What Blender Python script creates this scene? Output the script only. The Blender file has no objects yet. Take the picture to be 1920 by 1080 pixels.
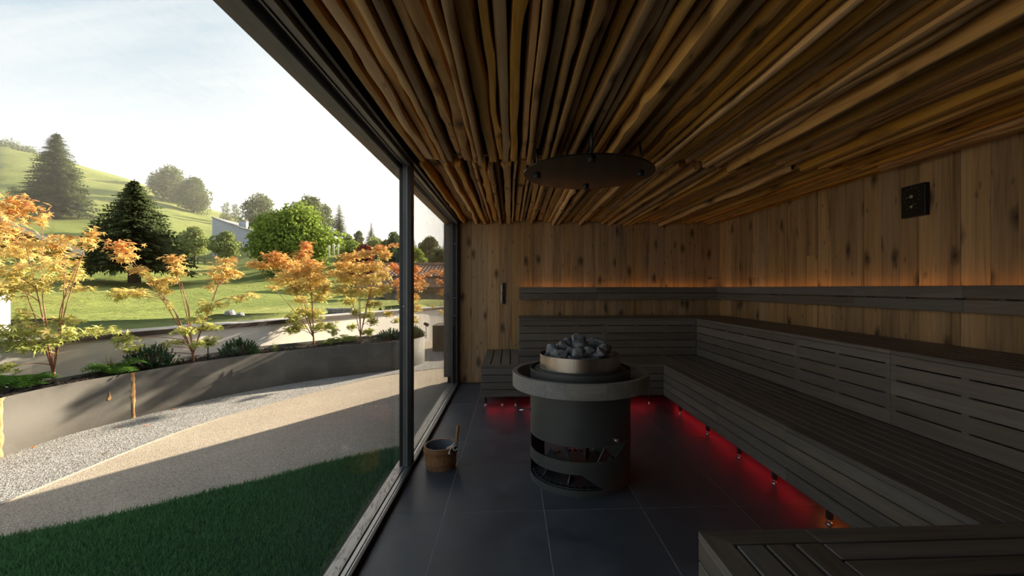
import bpy, bmesh, math, random
import numpy as np
from mathutils import Vector, Matrix, noise

R = math.radians
scene = bpy.context.scene
col = scene.collection

# ------------------------------------------------------------------ camera
FPX, YAW, CAMZ, CY = 800.0, R(2.5), 1.4, 540.5
CX = 959 + FPX * math.tan(YAW)
cam_d = bpy.data.cameras.new('camera')
cam = bpy.data.objects.new('camera', cam_d)
col.objects.link(cam)
cam.location = (0, 0, CAMZ)
cam.rotation_euler = (R(90), 0, -YAW)
cam_d.sensor_width = 36.0
cam_d.lens = FPX / 1920 * 36.0
cam_d.shift_x = -(CX - 960) / 1920
cam_d.shift_y = (CY - 540) / 1920
cam_d.clip_end = 2000
scene.camera = cam

# ------------------------------------------------------------------ view, sky, sun
vs = scene.view_settings
vs.view_transform = 'Standard'
vs.look = 'None'
vs.gamma = 1.0
vs.use_curve_mapping = False
vs.exposure = 1.1

SUN_AZ = Vector((0.549, 0.836, 0)).normalized()
SUN_EL = R(20)
SUN = (SUN_AZ * math.cos(SUN_EL) + Vector((0, 0, math.sin(SUN_EL)))).normalized()

def build_world():
    w = bpy.data.worlds.new('sky')
    scene.world = w
    w.use_nodes = True
    nt = w.node_tree
    N, L = nt.nodes, nt.links
    N.clear()
    out = N.new('ShaderNodeOutputWorld')
    bg = N.new('ShaderNodeBackground')
    bg.inputs['Strength'].default_value = 1.1
    tc = N.new('ShaderNodeTexCoord')
    sep = N.new('ShaderNodeSeparateXYZ')
    L.new(tc.outputs['Generated'], sep.inputs[0])
    # elevation gradient
    ramp = N.new('ShaderNodeValToRGB')
    e = ramp.color_ramp.elements
    e[0].position = 0.0; e[0].color = (0.72, 0.73, 0.72, 1)
    e[1].position = 1.0; e[1].color = (0.12, 0.20, 0.32, 1)
    k = ramp.color_ramp.elements.new(0.20); k.color = (0.40, 0.425, 0.445, 1)
    k = ramp.color_ramp.elements.new(0.42); k.color = (0.215, 0.29, 0.355, 1)
    L.new(sep.outputs['Z'], ramp.inputs[0])
    # thin cirrus: a noise on the plane overhead
    add = N.new('ShaderNodeMath'); add.operation = 'ADD'; add.inputs[1].default_value = 0.25
    L.new(sep.outputs['Z'], add.inputs[0])
    div = N.new('ShaderNodeVectorMath'); div.operation = 'DIVIDE'
    comb = N.new('ShaderNodeCombineXYZ')
    for i in range(3):
        L.new(add.outputs[0], comb.inputs[i])
    L.new(tc.outputs['Generated'], div.inputs[0]); L.new(comb.outputs[0], div.inputs[1])
    mp = N.new('ShaderNodeMapping')
    mp.inputs['Rotation'].default_value = (0, 0, R(35))
    mp.inputs['Scale'].default_value = (0.9, 3.2, 0.0)
    L.new(div.outputs[0], mp.inputs[0])
    nz = N.new('ShaderNodeTexNoise')
    nz.inputs['Scale'].default_value = 1.6; nz.inputs['Detail'].default_value = 7
    nz.inputs['Roughness'].default_value = 0.55; nz.inputs['Distortion'].default_value = 0.6
    L.new(mp.outputs[0], nz.inputs['Vector'])
    cr = N.new('ShaderNodeValToRGB')
    cr.color_ramp.elements[0].position = 0.46; cr.color_ramp.elements[0].color = (0, 0, 0, 1)
    cr.color_ramp.elements[1].position = 0.74; cr.color_ramp.elements[1].color = (0.7, 0.7, 0.7, 1)
    L.new(nz.outputs['Fac'], cr.inputs[0])
    mx = N.new('ShaderNodeMix'); mx.data_type = 'RGBA'
    mx.inputs['B'].default_value = (0.42, 0.435, 0.445, 1)
    L.new(cr.outputs[0], mx.inputs['Factor']); L.new(ramp.outputs[0], mx.inputs['A'])
    # brightening round the sun
    dot = N.new('ShaderNodeVectorMath'); dot.operation = 'DOT_PRODUCT'
    dot.inputs[1].default_value = SUN
    L.new(tc.outputs['Generated'], dot.inputs[0])
    mr = N.new('ShaderNodeMapRange'); mr.interpolation_type = 'SMOOTHSTEP'
    mr.inputs['From Min'].default_value = 0.40; mr.inputs['From Max'].default_value = 1.0
    L.new(dot.outputs['Value'], mr.inputs['Value'])
    mx2 = N.new('ShaderNodeMix'); mx2.data_type = 'RGBA'
    mx2.inputs['B'].default_value = (1.05, 1.0, .92, 1)
    L.new(mr.outputs[0], mx2.inputs['Factor']); L.new(mx.outputs['Result'], mx2.inputs['A'])
    L.new(mx2.outputs['Result'], bg.inputs['Color'])
    L.new(bg.outputs[0], out.inputs[0])
build_world()

sun_d = bpy.data.lights.new('sun_offscreen', 'SUN')
sun_d.energy = 12.5
sun_d.color = (1.0, 0.86, 0.66)
sun_d.angle = R(0.9)
sun = bpy.data.objects.new('sun_offscreen', sun_d)
col.objects.link(sun)
sun.location = (20, 30, 20)
sun.rotation_euler = SUN.to_track_quat('Z', 'Y').to_euler()

# ------------------------------------------------------------------ pixel helpers (directions only)
_c, _s = math.cos(YAW), math.sin(YAW)
def ray(px, py):
    u = (px - CX) / FPX; v = (CY - py) / FPX
    return Vector((_s + u * _c, _c - u * _s, v))
def G(px, py, z=0.0):                 # where a sight line meets a level plane
    d = ray(px, py); t = (z - CAMZ) / d.z
    return Vector((d.x * t, d.y * t, z))
def P(px, py, D):                     # a point at depth D
    d = ray(px, py)
    return Vector((d.x * D, d.y * D, CAMZ + d.z * D))

# ------------------------------------------------------------------ mesh helpers
WL = {}
class MB:
    def __init__(s):
        s.v = []; s.f = []; s.sm = []; s.mi = []
    def add(s, vs, fs, smooth=False, mi=0):
        o = len(s.v)
        s.v.extend([tuple(p) for p in vs])
        for f in fs:
            s.f.append(tuple(i + o for i in f)); s.sm.append(smooth); s.mi.append(mi)
        return s
    def box(s, x0, x1, y0, y1, z0, z1, b=0.0, mi=0):
        if b <= 0:
            vs = [(x, y, z) for z in (z0, z1) for y in (y0, y1) for x in (x0, x1)]
            fs = [(0, 2, 3, 1), (4, 5, 7, 6), (0, 1, 5, 4), (2, 6, 7, 3), (0, 4, 6, 2), (1, 3, 7, 5)]
            return s.add(vs, fs, False, mi)
        vs = []; ix = {}
        X = (x0, x1); Y = (y0, y1); Z = (z0, z1)
        for i in (0, 1):
            for j in (0, 1):
                for k in (0, 1):
                    sx, sy, sz = (1 - 2 * i) * b, (1 - 2 * j) * b, (1 - 2 * k) * b
                    for a, p in enumerate(((X[i], Y[j] + sy, Z[k] + sz), (X[i] + sx, Y[j], Z[k] + sz), (X[i] + sx, Y[j] + sy, Z[k]))):
                        ix[(i, j, k, a)] = len(vs); vs.append(p)
        fs = []
        def q(ids, n):
            pts = [Vector(vs[t]) for t in ids]
            nn = (pts[1] - pts[0]).cross(pts[2] - pts[0])
            fs.append(tuple(ids) if nn.dot(Vector(n)) > 0 else tuple(reversed(ids)))
        for i in (0, 1):
            d = 2 * i - 1
            q([ix[(i, 0, 0, 0)], ix[(i, 1, 0, 0)], ix[(i, 1, 1, 0)], ix[(i, 0, 1, 0)]], (d, 0, 0))
            q([ix[(0, i, 0, 1)], ix[(1, i, 0, 1)], ix[(1, i, 1, 1)], ix[(0, i, 1, 1)]], (0, d, 0))
            q([ix[(0, 0, i, 2)], ix[(1, 0, i, 2)], ix[(1, 1, i, 2)], ix[(0, 1, i, 2)]], (0, 0, d))
        for i in (0, 1):
            for j in (0, 1):
                a, c = 2 * i - 1, 2 * j - 1
                q([ix[(i, j, 0, 0)], ix[(i, j, 0, 1)], ix[(i, j, 1, 1)], ix[(i, j, 1, 0)]], (a, c, 0))
                q([ix[(i, 0, j, 0)], ix[(i, 0, j, 2)], ix[(i, 1, j, 2)], ix[(i, 1, j, 0)]], (a, 0, c))
                q([ix[(0, i, j, 1)], ix[(0, i, j, 2)], ix[(1, i, j, 2)], ix[(1, i, j, 1)]], (0, a, c))
                for k in (0, 1):
                    q([ix[(i, j, k, 0)], ix[(i, j, k, 1)], ix[(i, j, k, 2)]], (a, c, 2 * k - 1))
        return s.add(vs, fs, False, mi)
    def tube(s, pts, rad, n=8, cap=True, smooth=True, mi=0):
        pts = [Vector(p) for p in pts]
        if not hasattr(rad, '__len__'): rad = [rad] * len(pts)
        vs = []; fs = []
        prev = None
        for i, p in enumerate(pts):
            t = (pts[min(i + 1, len(pts) - 1)] - pts[max(i - 1, 0)]).normalized()
            if prev is None:
                a = t.orthogonal().normalized()
            else:
                a = (prev - t * prev.dot(t))
                a = a.normalized() if a.length > 1e-6 else t.orthogonal().normalized()
            prev = a; b = t.cross(a)
            for k in range(n):
                th = 2 * math.pi * k / n
                vs.append(p + (a * math.cos(th) + b * math.sin(th)) * rad[i])
        for i in range(len(pts) - 1):
            for k in range(n):
                k2 = (k + 1) % n
                fs.append((i * n + k, i * n + k2, (i + 1) * n + k2, (i + 1) * n + k))
        s.add(vs, fs, smooth, mi)
        if cap:
            o = len(s.v) - len(vs)
            s.f.append(tuple(o + k for k in reversed(range(n)))); s.sm.append(False); s.mi.append(mi)
            s.f.append(tuple(o + (len(pts) - 1) * n + k for k in range(n))); s.sm.append(False); s.mi.append(mi)
        return s
    def lathe(s, prof, cx, cy, n=48, a0=0.0, a1=2 * math.pi, smooth=True, mi=0, closed=True):
        # prof: list of (r, z); consecutive points make hard edges (verts duplicated per strip)
        full = abs(a1 - a0 - 2 * math.pi) < 1e-6
        m = n if full else n + 1
        pr = list(prof)
        segs = list(zip(pr, pr[1:] + ([pr[0]] if closed else [])))
        if not closed: segs = segs[:len(pr) - 1]
        for (r0, z0), (r1, z1) in segs:
            vs = []; fs = []
            for k in range(m):
                th = a0 + (a1 - a0) * k / n
                c, d = math.cos(th), math.sin(th)
                vs.append((cx + r0 * c, cy + r0 * d, z0)); vs.append((cx + r1 * c, cy + r1 * d, z1))
            for k in range(n):
                k2 = (k + 1) % m
                fs.append((2 * k, 2 * k2, 2 * k2 + 1, 2 * k + 1))
            s.add(vs, fs, smooth, mi)
        if not full and closed:
            for th, rev in ((a0, False), (a1, True)):
                vs = [(cx + r * math.cos(th), cy + r * math.sin(th), z) for r, z in pr]
                f = tuple(range(len(vs)))
                s.add(vs, [tuple(reversed(f)) if rev else f], False, mi)
        return s
    def build(s, name, mat, parent=None, origin=None, kind=None, attr=None):
        me = bpy.data.meshes.new(name)
        a = np.array(s.v, dtype=np.float64)
        if origin is None:
            lo, hi = a.min(0), a.max(0)
            origin = Vector(((lo[0] + hi[0]) / 2, (lo[1] + hi[1]) / 2, lo[2]))
        origin = Vector(origin)
        me.from_pydata((a - np.array(origin)).tolist(), [], s.f)
        me.polygons.foreach_set('use_smooth', s.sm)
        mats = mat if isinstance(mat, (list, tuple)) else [mat]
        for m in mats: me.materials.append(m)
        if len(mats) > 1: me.polygons.foreach_set('material_index', s.mi)
        if attr is not None:
            ca = me.color_attributes.new('tint', 'FLOAT_COLOR', 'POINT')
            ca.data.foreach_set('color', np.asarray(attr, dtype=np.float32).ravel())
        me.update()
        o = bpy.data.objects.new(name, me)
        col.objects.link(o)
        WL[o.name] = origin
        if parent is not None:
            o.parent = parent
            o.location = origin - WL[parent.name]
        else:
            o.location = origin
        if kind: o['kind'] = kind
        return o

def tag(o, label, cat, group=None):
    o['label'] = label; o['category'] = cat
    if group: o['group'] = group
    return o
def thing(name, label, cat, loc, group=None):
    o = bpy.data.objects.new(name, None)
    o.empty_display_size = 0.1
    col.objects.link(o)
    o.location = loc
    WL[o.name] = Vector(loc)
    return tag(o, label, cat, group)
def setting(name, loc=(0, 0, 0)):
    o = bpy.data.objects.new(name, None)
    col.objects.link(o); o.location = loc
    WL[o.name] = Vector(loc); o['kind'] = 'structure'
    return o
def bx(name, mat, parent, x0, x1, y0, y1, z0, z1, b=0.002):
    return MB().box(x0, x1, y0, y1, z0, z1, b).build(name, mat, parent)

# ------------------------------------------------------------------ materials
MATS = {}
def newmat(name):
    m = bpy.data.materials.new(name); m.use_nodes = True
    nt = m.node_tree; nt.nodes.clear()
    out = nt.nodes.new('ShaderNodeOutputMaterial')
    MATS[name] = m
    return m, nt.nodes, nt.links, out
def pbsdf(N, L, out, color=(.5, .5, .5), rough=.6, metal=0.0, spec=0.5):
    b = N.new('ShaderNodeBsdfPrincipled')
    b.inputs['Base Color'].default_value = (*color, 1)
    b.inputs['Roughness'].default_value = rough
    b.inputs['Metallic'].default_value = metal
    b.inputs['Specular IOR Level'].default_value = spec
    L.new(b.outputs[0], out.inputs[0])
    return b
def coords(N, L, scale=(1, 1, 1), rnd=True, kind='Object'):
    tc = N.new('ShaderNodeTexCoord')
    mp = N.new('ShaderNodeMapping'); mp.inputs['Scale'].default_value = scale
    L.new(tc.outputs[kind], mp.inputs[0])
    if not rnd: return mp.outputs[0]
    oi = N.new('ShaderNodeObjectInfo')
    mul = N.new('ShaderNodeMath'); mul.operation = 'MULTIPLY'; mul.inputs[1].default_value = 57.0
    L.new(oi.outputs['Random'], mul.inputs[0])
    ad = N.new('ShaderNodeVectorMath'); ad.operation = 'ADD'
    L.new(mp.outputs[0], ad.inputs[0]); L.new(mul.outputs[0], ad.inputs[1])
    return ad.outputs[0]
def noise_n(N, L, vec, scale, detail=4, rough=.55, dist=0.0):
    n = N.new('ShaderNodeTexNoise')
    n.inputs['Scale'].default_value = scale; n.inputs['Detail'].default_value = detail
    n.inputs['Roughness'].default_value = rough; n.inputs['Distortion'].default_value = dist
    L.new(vec, n.inputs['Vector'])
    return n.outputs['Fac']
def ramp_n(N, L, fac, stops):
    r = N.new('ShaderNodeValToRGB')
    e = r.color_ramp.elements
    e[0].position, e[0].color = stops[0][0], (*stops[0][1], 1)
    e[1].position, e[1].color = stops[-1][0], (*stops[-1][1], 1)
    for p, c in stops[1:-1]:
        k = e.new(p); k.color = (*c, 1)
    L.new(fac, r.inputs[0])
    return r.outputs[0]
def mix_n(N, L, fac, a, b, mode='MIX'):
    m = N.new('ShaderNodeMix'); m.data_type = 'RGBA'; m.blend_type = mode
    for sock, v in (('Factor', fac), ('A', a), ('B', b)):
        if hasattr(v, 'links') or hasattr(v, 'is_linked'): L.new(v, m.inputs[sock])
        elif isinstance(v, (int, float)): m.inputs[sock].default_value = v
        else: m.inputs[sock].default_value = (*v, 1)
    return m.outputs['Result']
def bump_n(N, L, bsdf, h, strength=.3, dist=.01):
    b = N.new('ShaderNodeBump'); b.inputs['Strength'].default_value = strength
    b.inputs['Distance'].default_value = dist
    L.new(h, b.inputs['Height']); L.new(b.outputs[0], bsdf.inputs['Normal'])
def rand_hsv(N, L, colr, vlo, vhi, slo=1.0, shi=1.0):
    oi = N.new('ShaderNodeObjectInfo')
    h = N.new('ShaderNodeHueSaturation')
    mr = N.new('ShaderNodeMapRange'); mr.inputs['To Min'].default_value = vlo; mr.inputs['To Max'].default_value = vhi
    L.new(oi.outputs['Random'], mr.inputs['Value']); L.new(mr.outputs[0], h.inputs['Value'])
    mu = N.new('ShaderNodeMath'); mu.operation = 'MULTIPLY'; mu.inputs[1].default_value = 7.31
    fr = N.new('ShaderNodeMath'); fr.operation = 'FRACT'
    L.new(oi.outputs['Random'], mu.inputs[0]); L.new(mu.outputs[0], fr.inputs[0])
    m2 = N.new('ShaderNodeMapRange'); m2.inputs['To Min'].default_value = slo; m2.inputs['To Max'].default_value = shi
    L.new(fr.outputs[0], m2.inputs['Value']); L.new(m2.outputs[0], h.inputs['Saturation'])
    L.new(colr, h.inputs['Color'])
    return h.outputs[0]

def wood(name, dark, mid, light, axis='z', rough=.6, knots=0.0, vlo=.8, vhi=1.2, slo=.85, shi=1.1, grain=1.0, spec=.35, bump=.25, scale=1.0):
    m, N, L, out = newmat(name)
    b = pbsdf(N, L, out, mid, rough, 0, spec)
    st = {'x': (.05, 1, 1), 'y': (1, .05, 1), 'z': (1, 1, .05)}[axis]
    v = coords(N, L, tuple(k * scale for k in st))
    n1 = noise_n(N, L, v, 28 * grain, 6, .6, 1.2)
    n2 = noise_n(N, L, v, 5 * grain, 3, .5, .8)
    mixv = N.new('ShaderNodeMath'); mixv.operation = 'MULTIPLY_ADD'
    mixv.inputs[1].default_value = .55; 
    L.new(n1, mixv.inputs[0])
    h = N.new('ShaderNodeMath'); h.operation = 'MULTIPLY'; h.inputs[1].default_value = .5
    L.new(n2, h.inputs[0]); L.new(h.outputs[0], mixv.inputs[2])
    c = ramp_n(N, L, mixv.outputs[0], [(.36, dark), (.52, mid), (.68, light)])
    if knots > 0:
        v2 = coords(N, L, (1, 1, 1))
        sp = N.new('ShaderNodeSeparateXYZ'); L.new(v2, sp.inputs[0])
        ax = {'x': ('Y', 'Z', 'X'), 'y': ('X', 'Z', 'Y'), 'z': ('X', 'Y', 'Z')}[axis]
        su = N.new('ShaderNodeMath'); su.operation = 'ADD'
        L.new(sp.outputs[ax[0]], su.inputs[0]); L.new(sp.outputs[ax[1]], su.inputs[1])
        al = N.new('ShaderNodeMath'); al.operation = 'MULTIPLY'; al.inputs[1].default_value = .48
        L.new(sp.outputs[ax[2]], al.inputs[0])
        cb = N.new('ShaderNodeCombineXYZ'); L.new(su.outputs[0], cb.inputs[0]); L.new(al.outputs[0], cb.inputs[1])
        nd = N.new('ShaderNodeTexNoise'); nd.inputs['Scale'].default_value = 16; L.new(cb.outputs[0], nd.inputs['Vector'])
        ad = N.new('ShaderNodeVectorMath'); ad.operation = 'MULTIPLY_ADD'; ad.inputs[1].default_value = (.045, .045, 0)
        L.new(nd.outputs['Color'], ad.inputs[0]); L.new(cb.outputs[0], ad.inputs[2])
        for sc_, lo, hi, dk, am in ((knots, .05, .15, .12, 1.0), (knots * 1.7, .035, .085, .3, .6)):
            vo = N.new('ShaderNodeTexVoronoi'); vo.voronoi_dimensions = '2D'; vo.inputs['Scale'].default_value = sc_
            L.new(ad.outputs[0], vo.inputs['Vector'])
            kr = ramp_n(N, L, vo.outputs['Distance'], [(.0, (am, am, am)), (lo, (.65 * am,) * 3), (hi, (0, 0, 0))])
            c = mix_n(N, L, kr, c, tuple(k * dk for k in dark))
    c = rand_hsv(N, L, c, vlo, vhi, slo, shi)
    L.new(c, b.inputs['Base Color'])
    if bump: bump_n(N, L, b, n1, bump, .002)
    return m

def plain(name, color, rough=.5, metal=0.0, spec=.5, var=.12, nscale=12, bump=0.0, kind='Object'):
    m, N, L, out = newmat(name)
    b = pbsdf(N, L, out, color, rough, metal, spec)
    v = coords(N, L, (1, 1, 1), True, kind)
    n = noise_n(N, L, v, nscale, 5, .6)
    c = ramp_n(N, L, n, [(.3, tuple(k * (1 - var) for k in color)), (.7, tuple(min(1, k * (1 + var)) for k in color))])
    L.new(c, b.inputs['Base Color'])
    if bump: bump_n(N, L, b, n, bump, .004)
    return m
def emit(name, color, strength):
    m, N, L, out = newmat(name)
    e = N.new('ShaderNodeEmission')
    e.inputs[0].default_value = (*color, 1); e.inputs[1].default_value = strength
    L.new(e.outputs[0], out.inputs[0])
    return m

M_WALLW = wood('oak_wall_plank', (.18, .103, .045), (.355, .217, .10), (.46, .295, .148), 'z', .6, 3.0, .78, 1.15, .9, 1.08, .9)
M_STICK = wood('stick_face', (.42, .23, .085), (.68, .41, .17), (.80, .54, .255), 'y', .7, 3.0, .48, 1.28, .85, 1.22, 1.2, bump=.6)
M_STICKE = wood('lit_live_edge_side', (.44, .22, .068), (.66, .36, .125), (.78, .47, .18), 'y', .65, 2.0, .5, 1.2, .95, 1.2, 1.0, bump=.5)  # sides tinted more orange than the faces: warm light put into the wood colour
GD, GM, GL = (.098, .080, .060), (.146, .121, .094), (.19, .160, .126)
M_BX = wood('grey_stained_wood_x', GD, GM, GL, 'x', .5, 0, .85, 1.12, .7, 1.1, 1.5, .4, .3)
M_BY = wood('grey_stained_wood_y', GD, GM, GL, 'y', .5, 0, .85, 1.12, .7, 1.1, 1.5, .4, .3)
M_CARC = M_BY
M_RING = wood('grey_stained_ring_wood', (.15, .135, .115), (.21, .19, .165), (.27, .245, .21), 'x', .5, 0, .8, 1.15, .7, 1.1, 1.5, .4, .3)
M_BLACK = plain('black_board', (.008, .008, .008), .8, 0, .2)
M_STEEL = plain('dark_steel_frame', (.14, .138, .132), .5, .1, .5, .2, 6)
M_STEELB = plain('black_steel_frame', (.020, .020, .020), .35, .3, .5, .2, 6)
M_STEELG = plain('grey_anodised_rail', (.22, .22, .21), .42, .3, .5, .1, 6)
M_ALU = plain('silver_rail', (.42, .41, .39), .35, .8, .5, .06, 6)
M_SILL = plain('beige_metal_sill', (.36, .32, .28), .3, .35, .6, .06, 6)
M_STOVE = plain('stove_black_enamel', (.055, .056, .050), .48, .05, .5, .12, 4)
M_STOVEI = plain('stove_inner_steel', (.10, .105, .115), .38, .7, .5, .35, 9)
M_DISC = plain('dark_glossy_disc', (.008, .008, .008), .14, .0, .45, .1, 4)
M_GRIP = plain('steel_pin', (.5, .48, .45), .25, .9)
M_RUBBER = plain('black_rubber', (.01, .01, .01), .6)
M_ROPE = plain('white_rope', (.75, .73, .70), .8, 0, .2, .1, 60, .5)
M_LINER = plain('grey_plastic_liner', (.16, .17, .19), .4, 0, .5, .05)
M_BUCK = wood('bucket_stave_wood', (.16, .072, .026), (.30, .145, .055), (.40, .21, .09), 'z', .5, 0, .8, 1.15, .9, 1.1, 2.2)
M_HOOP = wood('bucket_hoop_wood', (.13, .055, .022), (.235, .105, .042), (.30, .14, .06), 'x', .5, 0, .9, 1.1, .9, 1.1, 2.2)
M_REDHOSE = plain('red_hose', (.45, .035, .012), .4)
M_LEDW = emit('warm_led', (1.0, .43, .11), 2.4)
M_LEDR = emit('red_led', (1.0, .012, .02), 4.6)
M_LEDO = emit('orange_led', (1.0, .20, .03), 4.6)

def mat_floor():
    m, N, L, out = newmat('slate_tile')
    b = pbsdf(N, L, out, (.04, .04, .045), .42, 0, .45)
    v = coords(N, L)
    n = noise_n(N, L, v, 3.5, 8, .62, .4)
    c = ramp_n(N, L, n, [(.3, (.044, .048, .054)), (.55, (.064, .070, .079)), (.8, (.098, .105, .115))])
    w = noise_n(N, L, v, 26, 3, .5, 1.5)
    sp = ramp_n(N, L, w, [(.74, (0, 0, 0)), (.80, (.5, .5, .5))])
    c = mix_n(N, L, sp, c, (.10, .10, .105))
    c = rand_hsv(N, L, c, .9, 1.1)
    L.new(c, b.inputs['Base Color'])
    r = ramp_n(N, L, n, [(.3, (.34, .34, .34)), (.75, (.52, .52, .52))])
    L.new(r, b.inputs['Roughness'])
    bump_n(N, L, b, n, .25, .003)
    return m
M_TILE = mat_floor()
M_GROUT = plain('light_grout', (.34, .34, .34), .8, 0, .3)

def mat_steel_bowl():
    m, N, L, out = newmat('brushed_bowl_steel')
    b = pbsdf(N, L, out, (.5, .45, .38), .3, .95)
    v = coords(N, L, (1, 1, .02), False)
    n = noise_n(N, L, v, 8, 4, .6)
    c = ramp_n(N, L, n, [(.3, (.30, .24, .18)), (.6, (.55, .48, .40)), (.8, (.68, .62, .54))])
    L.new(c, b.inputs['Base Color'])
    return m
M_BOWL = mat_steel_bowl()

def mat_stone():
    m, N, L, out = newmat('olivine_stone')
    b = pbsdf(N, L, out, (.08, .085, .09), .8, 0, .3)
    v = coords(N, L)
    n = noise_n(N, L, v, 22, 6, .65)
    c = ramp_n(N, L, n, [(.32, (.08, .083, .086)), (.52, (.21, .215, .22)), (.75, (.48, .49, .49))])
    c = rand_hsv(N, L, c, .7, 1.25)
    L.new(c, b.inputs['Base Color']); bump_n(N, L, b, n, .5, .006)
    return m
M_STONE = mat_stone()

def mat_speckle(name, c0, c1, c2, scale=140, bump=.6):
    m, N, L, out = newmat(name)
    b = pbsdf(N, L, out, c1, .85, 0, .3)
    v = coords(N, L, (1, 1, 1), False)
    vo = N.new('ShaderNodeTexVoronoi'); vo.inputs['Scale'].default_value = scale; L.new(v, vo.inputs['Vector'])
    sp = N.new('ShaderNodeSeparateColor'); L.new(vo.outputs['Color'], sp.inputs[0])
    c = ramp_n(N, L, sp.outputs[0], [(.0, c0), (.5, c1), (1.0, c2)])
    n = noise_n(N, L, v, 1.3, 5, .6)
    sh = ramp_n(N, L, n, [(.3, (.86, .86, .86)), (.7, (1.1, 1.1, 1.1))])
    c = mix_n(N, L, 1.0, c, sh, 'MULTIPLY')
    L.new(c, b.inputs['Base Color'])
    bump_n(N, L, b, vo.outputs['Distance'], bump, .004)
    return m
M_GRAVEL = mat_speckle('grey_gravel', (.05, .05, .048), (.20, .192, .18), (.44, .42, .395), 130, .9)
M_PAVE = mat_speckle('beige_resin_paving', (.17, .137, .10), (.315, .262, .20), (.44, .37, .285), 170, .5)
M_EDGE = plain('pale_edge_strip', (.40, .345, .275), .8)
M_SOIL = plain('dark_mulch', (.020, .015, .012), .95, 0, .1, .5, 40, .8)
M_RENDER = plain('off_white_render', (.68, .635, .58), .9, 0, .2, .05, 3, .1)
M_COPE = plain('dark_rust_coping', (.045, .031, .024), .55, .4, .4, .3, 8)

def mat_planter():
    m, N, L, out = newmat('raw_mill_steel')
    b = pbsdf(N, L, out, (.12, .12, .12), .7, .05, .2)
    v = coords(N, L, (1, 1, 1), False)
    n = noise_n(N, L, v, 2.2, 8, .62, 1.0)
    c = ramp_n(N, L, n, [(.25, (.055, .049, .042)), (.5, (.088, .080, .069)), (.75, (.128, .118, .102))])
    n2 = noise_n(N, L, v, 26, 3, .5)
    ru = ramp_n(N, L, n2, [(.74, (0, 0, 0)), (.79, (1, 1, 1))])
    c = mix_n(N, L, ru, c, (.30, .17, .09))
    L.new(c, b.inputs['Base Color'])
    L.new(ramp_n(N, L, n, [(.3, (.62, .62, .62)), (.7, (.8, .8, .8))]), b.inputs['Roughness'])
    return m
M_PLANTER = mat_planter()
M_RUST = plain('rust_weld', (.52, .29, .13), .85, 0, .2, .45, 18, .5)

def mat_glass():
    m, N, L, out = newmat('clear_glass')
    lw = N.new('ShaderNodeLayerWeight'); lw.inputs[0].default_value = .5
    pw = N.new('ShaderNodeMath'); pw.operation = 'POWER'; pw.inputs[1].default_value = 5
    fr = N.new('ShaderNodeMath'); fr.operation = 'MULTIPLY_ADD'; fr.inputs[1].default_value = .96; fr.inputs[2].default_value = .04
    L.new(lw.outputs['Facing'], pw.inputs[0]); L.new(pw.outputs[0], fr.inputs[0])
    tr = N.new('ShaderNodeBsdfTransparent'); tr.inputs[0].default_value = (.985, .99, .985, 1)
    gl = N.new('ShaderNodeBsdfGlossy'); gl.inputs['Roughness'].default_value = 0.0
    mx = N.new('ShaderNodeMixShader')
    L.new(fr.outputs[0], mx.inputs[0]); L.new(tr.outputs[0], mx.inputs[1]); L.new(gl.outputs[0], mx.inputs[2])
    L.new(mx.outputs[0], out.inputs[0])
    return m
M_GLASS = mat_glass()

def leafmat(name, color=None, trans=.45, attr=False, var=(.75, 1.3), nscale=.8, rough=.6):
    m, N, L, out = newmat(name)
    df = N.new('ShaderNodeBsdfDiffuse'); tl = N.new('ShaderNodeBsdfTranslucent')
    mx = N.new('ShaderNodeMixShader'); mx.inputs[0].default_value = trans
    if attr:
        a = N.new('ShaderNodeAttribute'); a.attribute_name = 'tint'
        c = a.outputs['Color']
    else:
        v = coords(N, L)
        n = noise_n(N, L, v, nscale, 4, .6)
        c = ramp_n(N, L, n, [(.3, tuple(k * var[0] for k in color)), (.7, tuple(k * var[1] for k in color))])
    L.new(c, df.inputs[0]); L.new(c, tl.inputs[0])
    L.new(df.outputs[0], mx.inputs[1]); L.new(tl.outputs[0], mx.inputs[2])
    L.new(mx.outputs[0], out.inputs[0])
    return m
M_MAPLE = leafmat('maple_leaf', attr=True, trans=.5)
M_TURF = leafmat('artificial_turf_blade', attr=True, trans=.25)
M_GREENB = leafmat('broadleaf_bright', (.21, .28, .055), .5, nscale=.7)
M_GREEND = leafmat('broadleaf_deep', (.12, .15, .060), .42, nscale=.7)
M_GREENY = leafmat('broadleaf_pale', (.24, .28, .095), .5, nscale=.7)
M_CONI = leafmat('spruce_needle', (.10, .125, .055), .45, nscale=.9)
M_REDL = leafmat('purple_beech_leaf', (.16, .035, .03), .4)
M_PINE = leafmat('dwarf_pine_needle', (.055, .115, .050), .3, nscale=6)
M_FERN = leafmat('fern_leaf', (.10, .20, .035), .45, nscale=4)
M_TRUNK = plain('tree_bark', (.10, .075, .05), .9, 0, .2, .3, 10, .4)
M_STEM = plain('maple_stem_bark', (.30, .13, .07), .7, 0, .3, .3, 14, .2)

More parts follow.
